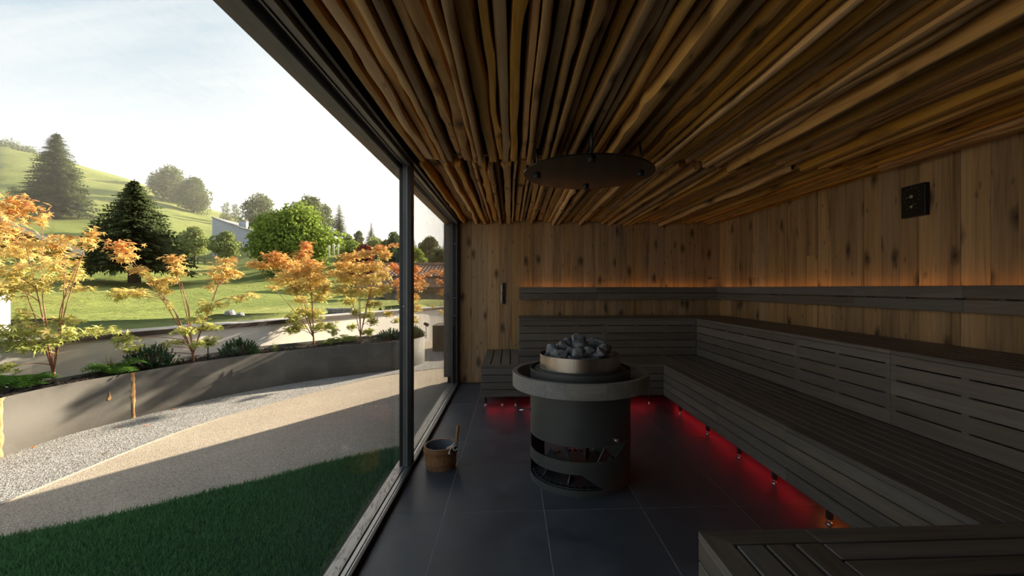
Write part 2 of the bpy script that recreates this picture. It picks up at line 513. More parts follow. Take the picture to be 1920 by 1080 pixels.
def mat_meadow():
    m, N, L, out = newmat('meadow_grass')
    b = pbsdf(N, L, out, (.2, .28, .05), .9, 0, .1)
    v = coords(N, L, (1, 1, 1), False)
    n1 = noise_n(N, L, v, .10, 8, .68, .6)
    n2 = noise_n(N, L, v, 1.6, 6, .7)
    c = ramp_n(N, L, n1, [(.3, (.105, .138, .030)), (.5, (.190, .218, .055)), (.72, (.29, .285, .092))])
    s = ramp_n(N, L, n2, [(.3, (.72, .74, .7)), (.7, (1.2, 1.2, 1.15))])
    c = mix_n(N, L, 1.0, c, s, 'MULTIPLY')
    L.new(c, b.inputs['Base Color'])
    bump_n(N, L, b, n2, .9, .25)
    return m
M_MEADOW = mat_meadow()
M_ROOFTILE = plain('clay_roof_tile', (.30, .185, .125), .85, 0, .2, .3, 5)
M_CHALET = plain('brown_timber', (.20, .12, .07), .8, 0, .2, .25, 5)
M_ROOFG = plain('grey_slate_roof', (.22, .22, .22), .8, 0, .2, .2, 5)
M_HOUSEG = plain('pale_grey_render', (.38, .40, .43), .9, 0, .2, .06, 2)
M_BEIGE = plain('beige_render', (.42, .37, .29), .9, 0, .2, .08, 2)
M_ROCK = plain('grey_field_rock', (.30, .29, .27), .9, 0, .2, .3, 4, .5)
M_PANE = plain('dark_window_glass', (.03, .035, .04), .1, 0, .6)

# ================================================================== LARGE STRUCTURE
XW, YB, XR, YF = -0.775, 6.38, 3.18, -2.2          # facade inner face, back wall, right wall, wall behind
random.seed(11)

# ---- floor: slate tiles 0.62 x 1.25 m with pale joints
floor = MB().box(-0.78, XR + .1, YF, YB + .1, -.12, -.0015).build('floor', M_GROUT, kind='structure')
gx = [-0.757, -0.42, 0.205, 0.83, 1.455, 2.08, 2.705, XR]
gy = [YF, -1.07, 0.18, 1.43, 2.685, 3.945, 5.195, YB]
for i in range(len(gx) - 1):
    for j in range(len(gy) - 1):
        g = .0021
        bx('floor_tile', M_TILE, floor, gx[i] + g, gx[i + 1] - g, gy[j] + g, gy[j + 1] - g, -.012, 0.0, .0008)

# ---- back wall and right wall: vertical oak planks
def plank_wall(name, axis, fixed, a0, a1, z1, thick, wall_box):
    w = MB().box(*wall_box).build(name, M_BLACK, kind='structure')
    a = a0
    while a < a1 - .02:
        wd = random.choice([.13, .16, .17, .18, .19, .21, .23])
        b = min(a + wd, a1)
        if a1 - b < .07: b = a1
        t = thick + random.uniform(-.003, .003)
        zs = [0.0, z1]
        if random.random() < .12: zs = [0.0, random.choice([random.uniform(1.5, 2.1), random.uniform(.6, 1.1)]), z1]
        for z0, zz in zip(zs, zs[1:]):
            if axis == 'x': bx('wall_plank', M_WALLW, w, a + .0008, b - .0008, fixed - t, fixed + .01, z0, zz, .0012)
            else: bx('wall_plank', M_WALLW, w, fixed - t, fixed + .01, a + .0008, b - .0008, z0, zz, .0012)
        a = b
    return w
wall_back = plank_wall('wall_back', 'x', YB + .02, XW, XR + .02, 2.45, .02, (-.95, XR + .2, YB + .02, YB + .15, -.1, 2.85))
wall_right = plank_wall('wall_right', 'y', XR + .02, 0.2, YB, 2.45, .02, (XR + .02, XR + .2, YF - .1, YB + .02, -.1, 2.85))
wall_front = MB().box(-.95, XR + .2, YF - .12, YF, -.1, 2.85).build('wall_front', M_WALLW, kind='structure')
# steel jamb closing the end of the back wall outdoors
MB().box(-1.0, -.876, YB - .02, YB + .15, .085, 2.85, .004).build('trim_1', M_STEEL, kind='structure')

# ---- ceiling: black board, roof slab, live-edge sticks in two rows
ceiling = MB().box(-.75, XR + .02, YF, YB + .02, 2.47, 2.52).build('ceiling', M_BLACK, kind='structure')
MB().box(-1.0, XR + .2, YF - .12, YB + .15, 2.52, 2.86).build('roof', M_STEEL, kind='structure')

def fbm1(t, seed):
    return noise.noise(Vector((t, seed * 7.13, 3.1))) + .5 * noise.noise(Vector((t * 2.1, seed * 3.7, 9.2)))

def stick(x, y0, y1, w, zb, dep, seed):
    n = max(18, int((y1 - y0) / .085))
    rng = random.Random(seed)
    kn = [(rng.uniform(y0, y1), rng.choice((-1, 1)), rng.uniform(.010, .026), rng.uniform(.05, .11)) for _ in range(rng.choice((0, 1, 1, 2, 3)))]
    wav = rng.choice((.5, .8, 1.0, 1.3, 1.7, 2.2)) * (1.25 if x < -.25 or x > 1.6 else .8)
    tilt = rng.uniform(-.012, .012)
    tl, trr = [rng.uniform(.50, .75) if rng.random() < .4 else rng.uniform(.84, .99) for _ in (0, 1)]
    rows = []
    for i in range(n + 1):
        y = y0 + (y1 - y0) * i / n
        cx = x + .010 * wav * fbm1(y * 1.1, seed) + tilt * (y - (y0 + y1) / 2)
        wl = w / 2 * (1 + .20 * wav * fbm1(y * 2.3, seed + 11))
        wr = w / 2 * (1 + .20 * wav * fbm1(y * 2.1, seed + 23))
        for ky, sd, ka, kw in kn:
            bmp = ka * math.exp(-((y - ky) / kw) ** 2)
            if sd < 0: wl += bmp
            else: wr += bmp
        z = zb + .010 * wav * fbm1(y * 1.4, seed + 5)
        zm = z + min(dep, .09) * (.38 + .10 * fbm1(y * 1.7, seed + 31))
        zt = 2.475
        r2 = .0015
        rows.append([(cx - wl * .9, y, zt), (cx - wl, y, zm), (cx - wl * tl, y, z + r2), (cx - wl * tl * .55, y, z),
                     (cx + wr * trr * .55, y, z - .001), (cx + wr * trr, y, z + r2), (cx + wr, y, zm), (cx + wr * .9, y, zt)])
    mb = MB()
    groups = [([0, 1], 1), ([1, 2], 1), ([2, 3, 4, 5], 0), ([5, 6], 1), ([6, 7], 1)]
    for idx, mi in groups:
        vs = []; fs = []
        k = len(idx)
        for r in rows: vs.extend(r[q] for q in idx)
        for i in range(n):
            for q in range(k - 1):
                fs.append((i * k + q, (i + 1) * k + q, (i + 1) * k + q + 1, i * k + q + 1))
        mb.add(vs, fs, True, mi)
    mb.add(rows[0], [tuple(range(8))], False, 1)
    mb.add(rows[-1], [tuple(reversed(range(8)))], False, 1)
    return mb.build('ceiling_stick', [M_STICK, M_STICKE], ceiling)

YJ = 3.30
for row in (0, 1):
    x = -.715; k = 0
    rng = random.Random(5 + row * 91)
    while x < XR - .02:
        w = rng.choice((.030, .034, .038, .042, .046, .052, .064))
        gap = rng.uniform(.008, .020)
        dep = rng.choice((.055, .07, .08, .09, .10, .115, .13))
        zb = 2.475 - dep - .006
        cxx = x + w / 2
        if row == 0: y0, y1 = 0.25, YJ + rng.uniform(-.05, .045)
        else: y0, y1 = YJ + rng.uniform(.0, .03), YB - .002 - rng.uniform(0, .012)
        if row == 1: zb += .006
        # rows may pass each other at the joint: keep a step in height there
        if row == 0 and y1 > YJ: zb -= .012
        if row == 1: y0 = YJ + .048
        stick(cxx, y0, y1, w, zb, dep, row * 400 + k)
        x += w + gap; k += 1
# dark batten carrying the stick ends
bx('batten', M_CHALET, ceiling, -.74, XR, YJ + .0, YJ + .05, 2.43, 2.475, .002)

# ---- glazed facade (window_1)
win = setting('window_1', (XW, 2.0, 0))
def wp(name, mat, *a, b=.002): return bx(name, mat, win, *a, b=b)
wp('header_beam', M_STEEL, -.966, -.872, YF, YB + .0, 2.33, 2.52)
wp('header_channel', M_STEELB, -.871, -.832, YF, YB, 2.365, 2.52)
wp('header_channel', M_STEELG, -.831, -.822, YF, YB, 2.345, 2.52, b=.001)
wp('header_rail', M_STEELG, -.818, -.783, YF, YB, 2.350, 2.52)
wp('header_channel', M_STEELB, -.782, -.752, YF, YB, 2.372, 2.52)
wp('sill', M_SILL, -.908, -.836, YF, YB + .1, -.03, .012)
wp('sill_channel', M_STEELB, -.837, -.770, YF, YB, -.03, .002, b=0)
wp('sill_rail', M_ALU, -.828, -.803, YF, YB, .001, .012)
wp('sill_rail', M_ALU, -.798, -.777, YF, YB, .001, .014)
wp('inner_frame_profile', M_STEELB, -.7765, -.757, YF, YB, -.03, .040, b=.002)
# mullion: stacked profiles
my = 3.36
wp('mullion', M_STEELB, -.872, -.846, my, my + .075, .012, 2.365)
wp('mullion', M_STEEL, -.845, -.820, my - .004, my + .075, .012, 2.365)
wp('mullion', M_STEELG, -.819, -.806, my - .008, my + .072, .014, 2.365)
wp('mullion', M_STEELB, -.805, -.776, my - .012, my + .078, .014, 2.372)
for z in (.28, 1.26, 2.28): MB().tube([(-.838, my - .004, z), (-.838, my - .007, z)], .004, 8).build('bolt', M_GRIP, win)
# jamb at the back wall
wp('jamb', M_STEEL, -.876, -.846, YB - .16, YB - .0, .012, 2.365)
wp('jamb', M_STEELB, -.845, -.802, YB - .10, YB - .0, .012, 2.365)
wp('jamb', M_STEELG, -.801, -.795, YB - .12, YB - .0, .014, 2.365, b=.001)
wp('jamb', M_STEELB, -.794, -.7755, YB - .08, YB - .0, .014, 2.372)
for z in (.28, 1.0, 1.26, 2.05): MB().tube([(-.83, YB - .10, z), (-.83, YB - .106, z)], .006, 8).build('bolt', M_GRIP, win)
wp('jamb', M_STEELB, -.872, -.776, YF, YF + .1, .012, 2.365)
wp('pane', M_GLASS, -.862, -.854, YF + .09, my + .01, .008, 2.37, b=0)
wp('pane', M_GLASS, -.842, -.834, my + .06, YB - .15, .008, 2.37, b=0)

# rain drops lying on the outer sill
mb = MB(); rng = random.Random(3)
for i in range(420):
    y = 1.2 + 5.0 * rng.random() ** 1.6; x = rng.uniform(-.902, -.842)
    l, w = rng.uniform(.005, .022), rng.uniform(.003, .007)
    a = rng.uniform(-1.4, .2)
    ring = []
    for k in range(8):
        t = 2 * math.pi * k / 8
        u, v = l * math.cos(t), w * math.sin(t)
        ring.append((x + u * math.sin(a) * .7 + v * math.cos(a), y + u * math.cos(a), .0119))
    mid = [(x + (p[0] - x) * .72, y + (p[1] - y) * .72, .0119 + w * .75) for p in ring]
    mb.add(ring + mid + [(x, y, .0119 + w)], [((k + 1) % 8, k, 8 + k, 8 + (k + 1) % 8) for k in range(8)] + [(8 + (k + 1) % 8, 8 + k, 16) for k in range(8)] + [tuple(range(8))], True)
M_DROP, N, L, out = newmat('clear_water_drop')
wb_ = N.new('ShaderNodeBsdfPrincipled'); wb_.inputs['Base Color'].default_value = (1, 1, 1, 1); wb_.inputs['Roughness'].default_value = .02
wb_.inputs['IOR'].default_value = 1.33; wb_.inputs['Transmission Weight'].default_value = 1.0
L.new(wb_.outputs[0], out.inputs[0])
tag(mb.build('rain_drops', M_DROP, kind='stuff'), 'scattered rain drops beaded on the pale metal window sill', 'water drops')

# ================================================================== OUTDOOR GROUND
def smooth_curve(pts, n=8):
    pts = [Vector((*p, 0)) if len(p) == 2 else Vector(p) for p in pts]
    out = []
    for i in range(len(pts) - 1):
        p0 = pts[max(i - 1, 0)]; p1 = pts[i]; p2 = pts[i + 1]; p3 = pts[min(i + 2, len(pts) - 1)]
        for k in range(n):
            t = k / n
            out.append(.5 * ((2 * p1) + (-p0 + p2) * t + (2 * p0 - 5 * p1 + 4 * p2 - p3) * t * t + (-p0 + 3 * p1 - 3 * p2 + p3) * t ** 3))
    out.append(pts[-1])
    return out
def flat(name, outline, z, mat, thick=.02):
    mb = MB(); n = len(outline)
    vs = [(p[0], p[1], z) for p in outline] + [(p[0], p[1], z - thick) for p in outline]
    area = sum(outline[i][0] * outline[(i + 1) % n][1] - outline[(i + 1) % n][0] * outline[i][1] for i in range(n))
    up = tuple(range(n)) if area > 0 else tuple(reversed(range(n)))
    mb.add(vs, [up] + [(i, (i + 1) % n, n + (i + 1) % n, n + i) for i in range(n)])
    return mb.build(name, mat, kind='structure')

flat('paving', [(-9, -4), (-.905, -4), (-.905, 6.53), (6, 6.53), (6, 17), (-9, 17)], -.012, M_PAVE, .1)
PL_F = smooth_curve([(-3.95, 2.2), (-4.14, 2.9), (-4.24, 3.73), (-4.24, 4.27), (-4.09, 4.8), (-3.8, 5.62), (-3.45, 6.17), (-2.97, 6.72),
                     (-2.3, 7.22), (-1.94, 7.48), (-1.74, 7.78), (-1.66, 8.12), (-1.72, 8.5), (-1.92, 8.74), (-2.2, 8.8)], 6)
PL_B = smooth_curve([(-2.2, 8.8), (-2.5, 8.6), (-2.95, 8.1), (-3.5, 7.45), (-4.05, 6.75), (-4.25, 6.1), (-4.45, 5.5), (-4.56, 4.8), (-4.61, 4.2), (-4.62, 3.4), (-4.56, 2.2)], 6)
ED = smooth_curve([(-3.1, 1.4), (-3.25, 2.2), (-3.32, 2.92), (-3.315, 3.5), (-3.28, 4.15), (-3.15, 4.75), (-2.97, 5.2), (-2.6, 6.0), (-2.12, 6.86), (-1.6, 7.35), (-1.1, 7.65), (-.3, 7.9)], 6)
flat('gravel_border', [(p.x, p.y) for p in ED] + [(-.3, 9.6), (-3.2, 9.6), (-5.2, 6.5), (-5.2, 1.4)], -.006, M_GRAVEL, .02)
mb = MB(); vs = []; fs = []
EDW = ED[:50]
for i, p in enumerate(EDW):
    t = (EDW[min(i + 1, len(EDW) - 1)] - EDW[max(i - 1, 0)]).normalized(); nrm = Vector((-t.y, t.x, 0))
    for o, z in ((-.004, -.012), (-.004, -.004), (.004, -.004), (.004, -.012)): vs.append((p.x + nrm.x * o, p.y + nrm.y * o, z))
for i in range(len(EDW) - 1):
    for q in range(3): fs.append((4 * i + q, 4 * i + q + 1, 4 * i + 5 + q, 4 * i + 4 + q))
mb.add(vs, fs); mb.build('edge_strip', M_EDGE, kind='structure')

GR = smooth_curve([(-4.6, 1.55), (-3.9, 1.95), (-3.3, 2.28), (-2.87, 2.52), (-2.48, 2.74), (-2.07, 3.05), (-1.81, 3.23), (-1.53, 3.47), (-1.18, 3.70), (-.915, 3.84)], 5)
gout = [(p.x, p.y) for p in GR] + [(-.915, -1), (-4.6, -1)]
M_TURFB = plain('turf_backing', (.020, .045, .016), .95, 0, .1)
flat('turf_base', gout, -.004, M_TURFB, .01)

def blades():
    rng = np.random.default_rng(4)
    n = 210000
    xs = rng.uniform(-4.6, -.93, n); ys = .7 + 3.2 * rng.random(n)
    gxs = np.array([p.x for p in GR]); gys = np.array([p.y for p in GR])
    lim = np.interp(xs, gxs, gys)
    keep = ys < lim + .012
    xs, ys = xs[keep], ys[keep]
    n = len(xs)
    a = rng.uniform(0, 2 * math.pi, n); h = rng.uniform(.014, .034, n); w = rng.uniform(.0016, .003, n)
    lx, ly = np.clip(rng.normal(0, .011, n), -.02, .018), rng.normal(0, .011, n)
    v = np.zeros((n, 3, 3))
    v[:, 0] = np.stack([xs - w * np.cos(a), ys - w * np.sin(a), np.full(n, -.005)], 1)
    v[:, 1] = np.stack([xs + w * np.cos(a), ys + w * np.sin(a), np.full(n, -.005)], 1)
    v[:, 2] = np.stack([xs + lx, ys + ly, h], 1)
    b = rng.uniform(.6, 1.35, n)
    c = np.stack([.10 * b, .225 * b, .085 * b, np.ones(n)], 1)
    me = bpy.data.meshes.new('turf_blades')
    me.vertices.add(n * 3); me.loops.add(n * 3); me.polygons.add(n)
    me.vertices.foreach_set('co', v.ravel())
    me.loops.foreach_set('vertex_index', np.arange(n * 3, dtype=np.int32))
    me.polygons.foreach_set('loop_start', np.arange(0, n * 3, 3, dtype=np.int32))
    me.update(calc_edges=True); me.validate()
    me.materials.append(M_TURF)
    ca = me.color_attributes.new('tint', 'FLOAT_COLOR', 'POINT')
    ca.data.foreach_set('color', np.repeat(c, 3, 0).astype(np.float32).ravel())
    o = bpy.data.objects.new('turf_blades', me); col.objects.link(o)
    o['kind'] = 'stuff'
    tag(o, 'short dark green turf growing beside the glass wall', 'grass')
blades()

# ---- steel planter: curved panels, rust welds, soil
def planter():
    pl = thing('steel_planter', 'long curved planter of raw grey steel with rusty weld seams', 'planter', (-3.4, 6.2, -.006))
    full = PL_F + PL_B[1:]
    H = .488
    def panel(a, b, name='panel'):
        vs = []; fs = []
        pts = full[a:b + 1]
        for i, p in enumerate(pts):
            g = a + i
            t = (full[min(g + 1, len(full) - 1)] - full[max(g - 1, 0)]).normalized(); nr = Vector((-t.y, t.x, 0)) * .008
            for q, z in ((p, -.01), (p, H), (p + nr, H), (p + nr, -.01)): vs.append((q.x, q.y, z))
        for i in range(len(pts) - 1):
            for q in range(3): fs.append((4 * i + q, 4 * i + 4 + q, 4 * i + 5 + q, 4 * i + 1 + q))
        MB().add(vs, fs, True).build(name, M_PLANTER, pl)
    # seams
    def idx_at(pt):
        return min(range(len(PL_F)), key=lambda i: (PL_F[i] - Vector((*pt, 0))).length)
    cuts = [0, idx_at((-4.24, 3.73)), idx_at((-4.09, 4.8)), idx_at((-2.9, 6.8)), idx_at((-1.8, 7.66)), len(PL_F) - 1, len(full) - 1]
    for a, b in zip(cuts, cuts[1:]): panel(a, b)
    for c, wd in ((cuts[1], .030), (cuts[2], .022)):
        p = full[c]; t = (full[c + 1] - full[c - 1]).normalized(); nr = Vector((t.y, -t.x, 0))
        rng = random.Random(c); vs = []; fs = []
        for i in range(15):
            z = -.004 + (H + .004) * i / 14
            w = wd * (.45 + .7 * rng.random())
            o = wd * .25 * rng.uniform(-1, 1)
            for u, k in ((-w + o, .0005), (-w * .3 + o, .005), (w * .3 + o, .005), (w + o, .0005)):
                q = p + t * u + nr * k; vs.append((q.x, q.y, z))
        for i in range(14):
            for q in range(3): fs.append((4 * i + q, 4 * i + q + 1, 4 * i + 5 + q, 4 * i + 4 + q))
        MB().add(vs, fs, True).build('rust_weld', M_RUST, pl)['label'] = 'rusty orange weld seam'
    # a rust drip beside the seam
    q = full[cuts[2] - 2]; t = (full[cuts[2] - 1] - full[cuts[2] - 3]).normalized(); nr = Vector((t.y, -t.x, 0))
    vs = []
    for u, z in ((.0, .34), (.006, .30), (.012, .27), (.006, .245), (-.008, .24), (-.016, .255), (-.006, .28)):
        k = q + t * (u * 1.3) + nr * .003; vs.append((k.x, k.y, z))
    MB().add(vs, [tuple(range(7))]).build('rust_stain', M_RUST, pl)
    # soil bed
    mb = MB(); n = len(PL_F); vs = []; fs = []
    Bk = list(reversed(PL_B))
    for i in range(n):
        f = PL_F[i]; bq = Bk[min(len(Bk) - 1, int(round(i * (len(Bk) - 1) / (n - 1))))]
        for k in range(9):
            p = f.lerp(bq, k / 8)
            z = .425 + .05 * math.sin(math.pi * k / 8) + .02 * noise.noise(p * 7)
            vs.append((p.x, p.y, z))
    for i in range(n - 1):
        for k in range(8): fs.append((i * 9 + k, (i + 1) * 9 + k, (i + 1) * 9 + k + 1, i * 9 + k + 1))
    mb.add(vs, fs, True).build('soil', M_SOIL, pl)['label'] = 'dark mulch filling the planter'
    # loose bark chips on the soil
    mb = MB(); rng = random.Random(8)
    for _ in range(2600):
        i = rng.randrange(4, n - 4); f = PL_F[i]; bq = Bk[min(len(Bk) - 1, int(round(i * (len(Bk) - 1) / (n - 1))))]
        p = f.lerp(bq, rng.uniform(.10, .85)) + Vector((rng.uniform(-.015, .015), rng.uniform(-.015, .015), 0))
        z = .45 + rng.uniform(-.01, .035); s = rng.uniform(.01, .028)
        d = [Vector((rng.uniform(-1, 1), rng.uniform(-1, 1), rng.uniform(-.5, .6))) * s for _ in range(4)]
        mb.add([(p.x + k.x, p.y + k.y, z + k.z) for k in d], [(0, 1, 2), (0, 2, 3), (0, 3, 1), (1, 3, 2)])
    mb.build('bark_mulch', M_SOIL, pl, kind='stuff')
    return pl
planter()

# ---- white retaining wall with dark steel coping
WZ = .87
WALLPX = [(60, 637), (155, 630), (250, 622.5), (380, 611.5), (500, 602.5), (620, 592.5), (730, 583.5), (830, 576)]
WPTS = [G(px, py, WZ) for px, py in WALLPX]
d0 = (WPTS[0] - WPTS[1]).normalized()
WPTS = [WPTS[0] + d0 * 3.5 + Vector((-.6, 0, 0)), WPTS[0] + d0 * 1.2] + WPTS + [WPTS[-1] + Vector((2.2, 3.2, 0)), WPTS[-1] + Vector((6, 6, 0))]
WC = smooth_curve([(p.x, p.y) for p in WPTS], 5)
def ribbon(pts, z0, z1, off0, off1):
    vs = []; fs = []
    for i, p in enumerate(pts):
        t = (pts[min(i + 1, len(pts) - 1)] - pts[max(i - 1, 0)]).normalized(); nr = Vector((-t.y, t.x, 0))
        a, b = p + nr * off0, p + nr * off1
        for q, z in ((a, z0), (a, z1), (b, z1), (b, z0)): vs.append((q.x, q.y, z))
    n = len(pts)
    for i in range(n - 1):
        for q in range(4): fs.append((4 * i + q, 4 * i + 4 + q, 4 * i + 4 + (q + 1) % 4, 4 * i + (q + 1) % 4))
    fs += [(0, 1, 2, 3), tuple(4 * (n - 1) + k for k in (3, 2, 1, 0))]
    return MB().add(vs, fs)
WA = np.array([(p.x, p.y) for p in WC])
def wall_gap(P_):
    # signed distance of points to the wall line (negative: garden side) and the direction to the garden
    P_ = np.atleast_2d(np.asarray(P_, dtype=float))[:, :2]
    a, b = WA[:-1], WA[1:]; d = b - a; ln = np.linalg.norm(d, axis=1, keepdims=True); t = d / ln
    nr = np.stack([-t[:, 1], t[:, 0]], 1)
    r = P_[:, None] - a[None]
    u = np.clip((r * t[None]).sum(2), 0, ln[None, :, 0])
    q = r - u[..., None] * t[None]
    k = (q ** 2).sum(2).argmin(1); ii = np.arange(len(P_))
    return (q[ii, k] * nr[k]).sum(1), nr[k]
gw = ribbon(WC, -.05, WZ - .055, .0, .22).build('garden_wall', M_RENDER, kind='structure')
ribbon(WC, WZ - .055, WZ, -.035, .38).build('coping', M_COPE, gw)
ribbon(WC, WZ, WZ + .006, -.03, .375).build('coping_cap', plain('pale_cap', (.34, .325, .31), .8, 0, .3), gw)['label'] = 'pale top of the coping'  # paler thin layer over the coping top

# ---- meadow hillside behind the wall (rises to a crest on the left)
EC = [(-900, .35), (-400, .345), (0, .337), (70, .315), (150, .288), (240, .256), (280, .238), (340, .21), (400, .183), (450, .168), (500, .15), (560, .13), (620, .115), (700, .10), (830, .085), (1100, .07), (1500, .05)]
GD_ = [(4, 0), (8, 0), (14, .015), (20, .05), (26, .10), (33, .165), (50, .33), (80, .60), (105, .82), (130, 1.0), (150, 1.02), (190, .95), (260, .6)]
GR_ = [(0, 0), (27, 0), (33, .2), (42, .5), (62, 1.0), (120, 1.02), (190, .9), (260, .6)]
def terr(px, D):
    ec = float(np.interp(px, [a for a, b in EC], [b for a, b in EC]))
    g = float(np.interp(D, [a for a, b in GD_], [b for a, b in GD_]))
    g2 = float(np.interp(D, [a for a, b in GR_], [b for a, b in GR_]))
    k = float(np.interp(px, [400, 600], [0, 1]))
    return .70 + D * ec * (g * (1 - k) + g2 * k)
def ground_at(px, D):                 # a point of the hillside in column px
    d = ray(px, CY)
    return Vector((d.x * D, d.y * D, terr(px, D)))
def meadow():
    us = np.linspace(-1000, 1250, 110)
    wx = [(G(p[0], p[1], WZ)) for p in WALLPX]
    wpx = [CX + FPX * ((q.x * _c - q.y * _s) / (q.x * _s + q.y * _c)) for q in WC if (q.x * _s + q.y * _c) > .3]
    wD = [(q.x * _s + q.y * _c) for q in WC if (q.x * _s + q.y * _c) > .3]
    order = np.argsort(wpx)
    wpx = np.array(wpx)[order]; wD = np.array(wD)[order]
    vs = []; fs = []
    Ts = np.concatenate([[0, .02], np.linspace(.05, 1, 74) ** 2.1])
    for px in us:
        dw = float(np.interp(px, wpx, wD)) * 1.0 + .12
        for T in Ts:
            D = dw + (240 - dw) * T
            p = ground_at(px, D)
            amp = min(1.0, D / 30) * .6
            p.z += amp * (noise.noise(Vector((p.x * .09, p.y * .09, 0))) + .35 * noise.noise(Vector((p.x * .35, p.y * .35, 5))))
            if T == 0: p.z = .70
            vs.append(p)
    m = len(Ts)
    for i in range(len(us) - 1):
        for k in range(m - 1): fs.append((i * m + k, (i + 1) * m + k, (i + 1) * m + k + 1, i * m + k + 1))
    return MB().add(vs, fs, True).build('meadow', M_MEADOW, kind='structure')
meadow()

# ================================================================== BENCHES
ZS, ZT, ZB = .49, .99, .125
def legs(th, spots, zb):
    for x, y in spots:
        lg = MB().box(x - .014, x + .014, y - .014, y + .014, .03, zb + .02, .002).build('leg', M_RUBBER, th)
        MB().lathe([(.0, 0), (.021, 0), (.019, .012), (.009, .018), (.007, .034), (.0, .034)], x, y, 14, closed=False).build('levelling_foot', M_GRIP, lg)
def fascia(th, side, fixed, a0, a1, zs, t=.02, studs=True, rng=None):
    # horizontal boards on a vertical face; side: direction the face looks
    for z0, z1 in zs:
        if side == '-x': bx('fascia_slat', M_BY, th, fixed, fixed + t, a0, a1, z0, z1, .0025)
        if side == '+y': bx('fascia_slat', M_BX, th, a0, a1, fixed - t, fixed, z0, z1, .0025)
        if side == '-y': bx('fascia_slat', M_BX, th, a0, a1, fixed, fixed + t, z0, z1, .0025)
    if studs:
        n = max(2, int((a1 - a0) / .36) + 1)
        for i in range(n):
            c = a0 + .02 + (a1 - a0 - .04) * i / (n - 1)
            w = .02
            z0, z1 = zs[-1][0], zs[0][1]
            c = min(max(c, a0 + w), a1 - w)
            if side == '-x': bx('stud', M_BY, th, fixed + .003, fixed + .086, c - w, c + w, z0 + .002, z1 - .002, .0)
            if side == '-y': bx('stud', M_BX, th, c - w, c + w, fixed + .003, fixed + .086, z0 + .002, z1 - .002, .0)
ZF_LOW = [(.384, ZS), (.298, .377), (.212, .291), (ZB, .205)]
ZF_UP = [(.898, ZT), (.798, .890), (.698, .790), (.598, .690), (.492, .590)]
def top_slats(th, axis, x0, x1, y0, y1, z, pitch=.09, gap=.009, t=.026):
    if axis == 'y':
        n = max(1, round((x1 - x0 + gap) / pitch)); w = (x1 - x0 + gap) / n - gap
        for i in range(n):
            a = x0 + i * (w + gap); bx('seat_slat', M_BY, th, a, a + w, y0, y1, z - t, z, .004)
    else:
        n = max(1, round((y1 - y0 + gap) / pitch)); w = (y1 - y0 + gap) / n - gap
        for i in range(n):
            a = y0 + i * (w + gap); bx('seat_slat', M_BX, th, x0, x1, a, a + w, z - t, z, .004)

XS, XT = 1.81, 2.52            # front of the right-hand lower bench / upper tier
YS, YT = 5.02, 5.72            # the same for the back run
MY = [5.02, 3.69, 2.745, 1.572]
# lower right run
names = ['first section of the long lower bench beside the back corner', 'middle section of the long lower bench under the dark upper tier', 'last section of the long lower bench meeting the cross bench']
for k in range(3):
    y1, y0 = MY[k], MY[k + 1]
    ye = YT if k == 0 else y1
    th = thing('lower_bench', 'grey slatted wood, ' + names[k], 'bench', (2.16, (y0 + y1) / 2, 0), 'lower bench sections')
    g = .0012
    bx('carcass', M_CARC, th, XS + .085, XT - .01, y0 + g, ye - g, ZB + .03, ZS - .12, 0)
    bx('light_stop_board', M_CARC, th, XS + .0205, XT - .01, y0 + g, ye - g, ZB + .016, ZB + .03, 0)  # added board, keeps the strip light out of the fascia gaps
    bx('front_rail', M_BY, th, XS, XS + .098, y0 + g, (y1 if k else YS) - g, ZS - .032, ZS, .004)
    zs = [(.384, ZS - .033)] + ZF_LOW[1:]
    fascia(th, '-x', XS, y0 + g, y1 - g, zs, studs=False)
    top_slats(th, 'y', XS + .107, XT - .004, y0 + g, ye - g, ZS)
    if k == 0: bx('corner_slat', M_BX, th, XS, XS + .098, YS + g, YT - g, ZS - .026, ZS, .004)
    n = 2
    legs(th, [(XS + .075, y0 + (y1 - y0) * (i + .5) / n) for i in range(n)], ZB)
    # light strip under the bench
    ly0, ly1 = (y0 + .05, ye - .55 if k == 0 else y1 - .05)
    s = bx('led_strip', M_LEDO if k == 2 else M_LEDR, th, XS + .20, XS + .212, ly0, ly1, ZB - .004, ZB + .004, 0)
    bx('strip_holder_shield', M_CARC, th, XS + .19, XS + .222, ly0, ly1, ZB + .004, ZB + .02, 0)
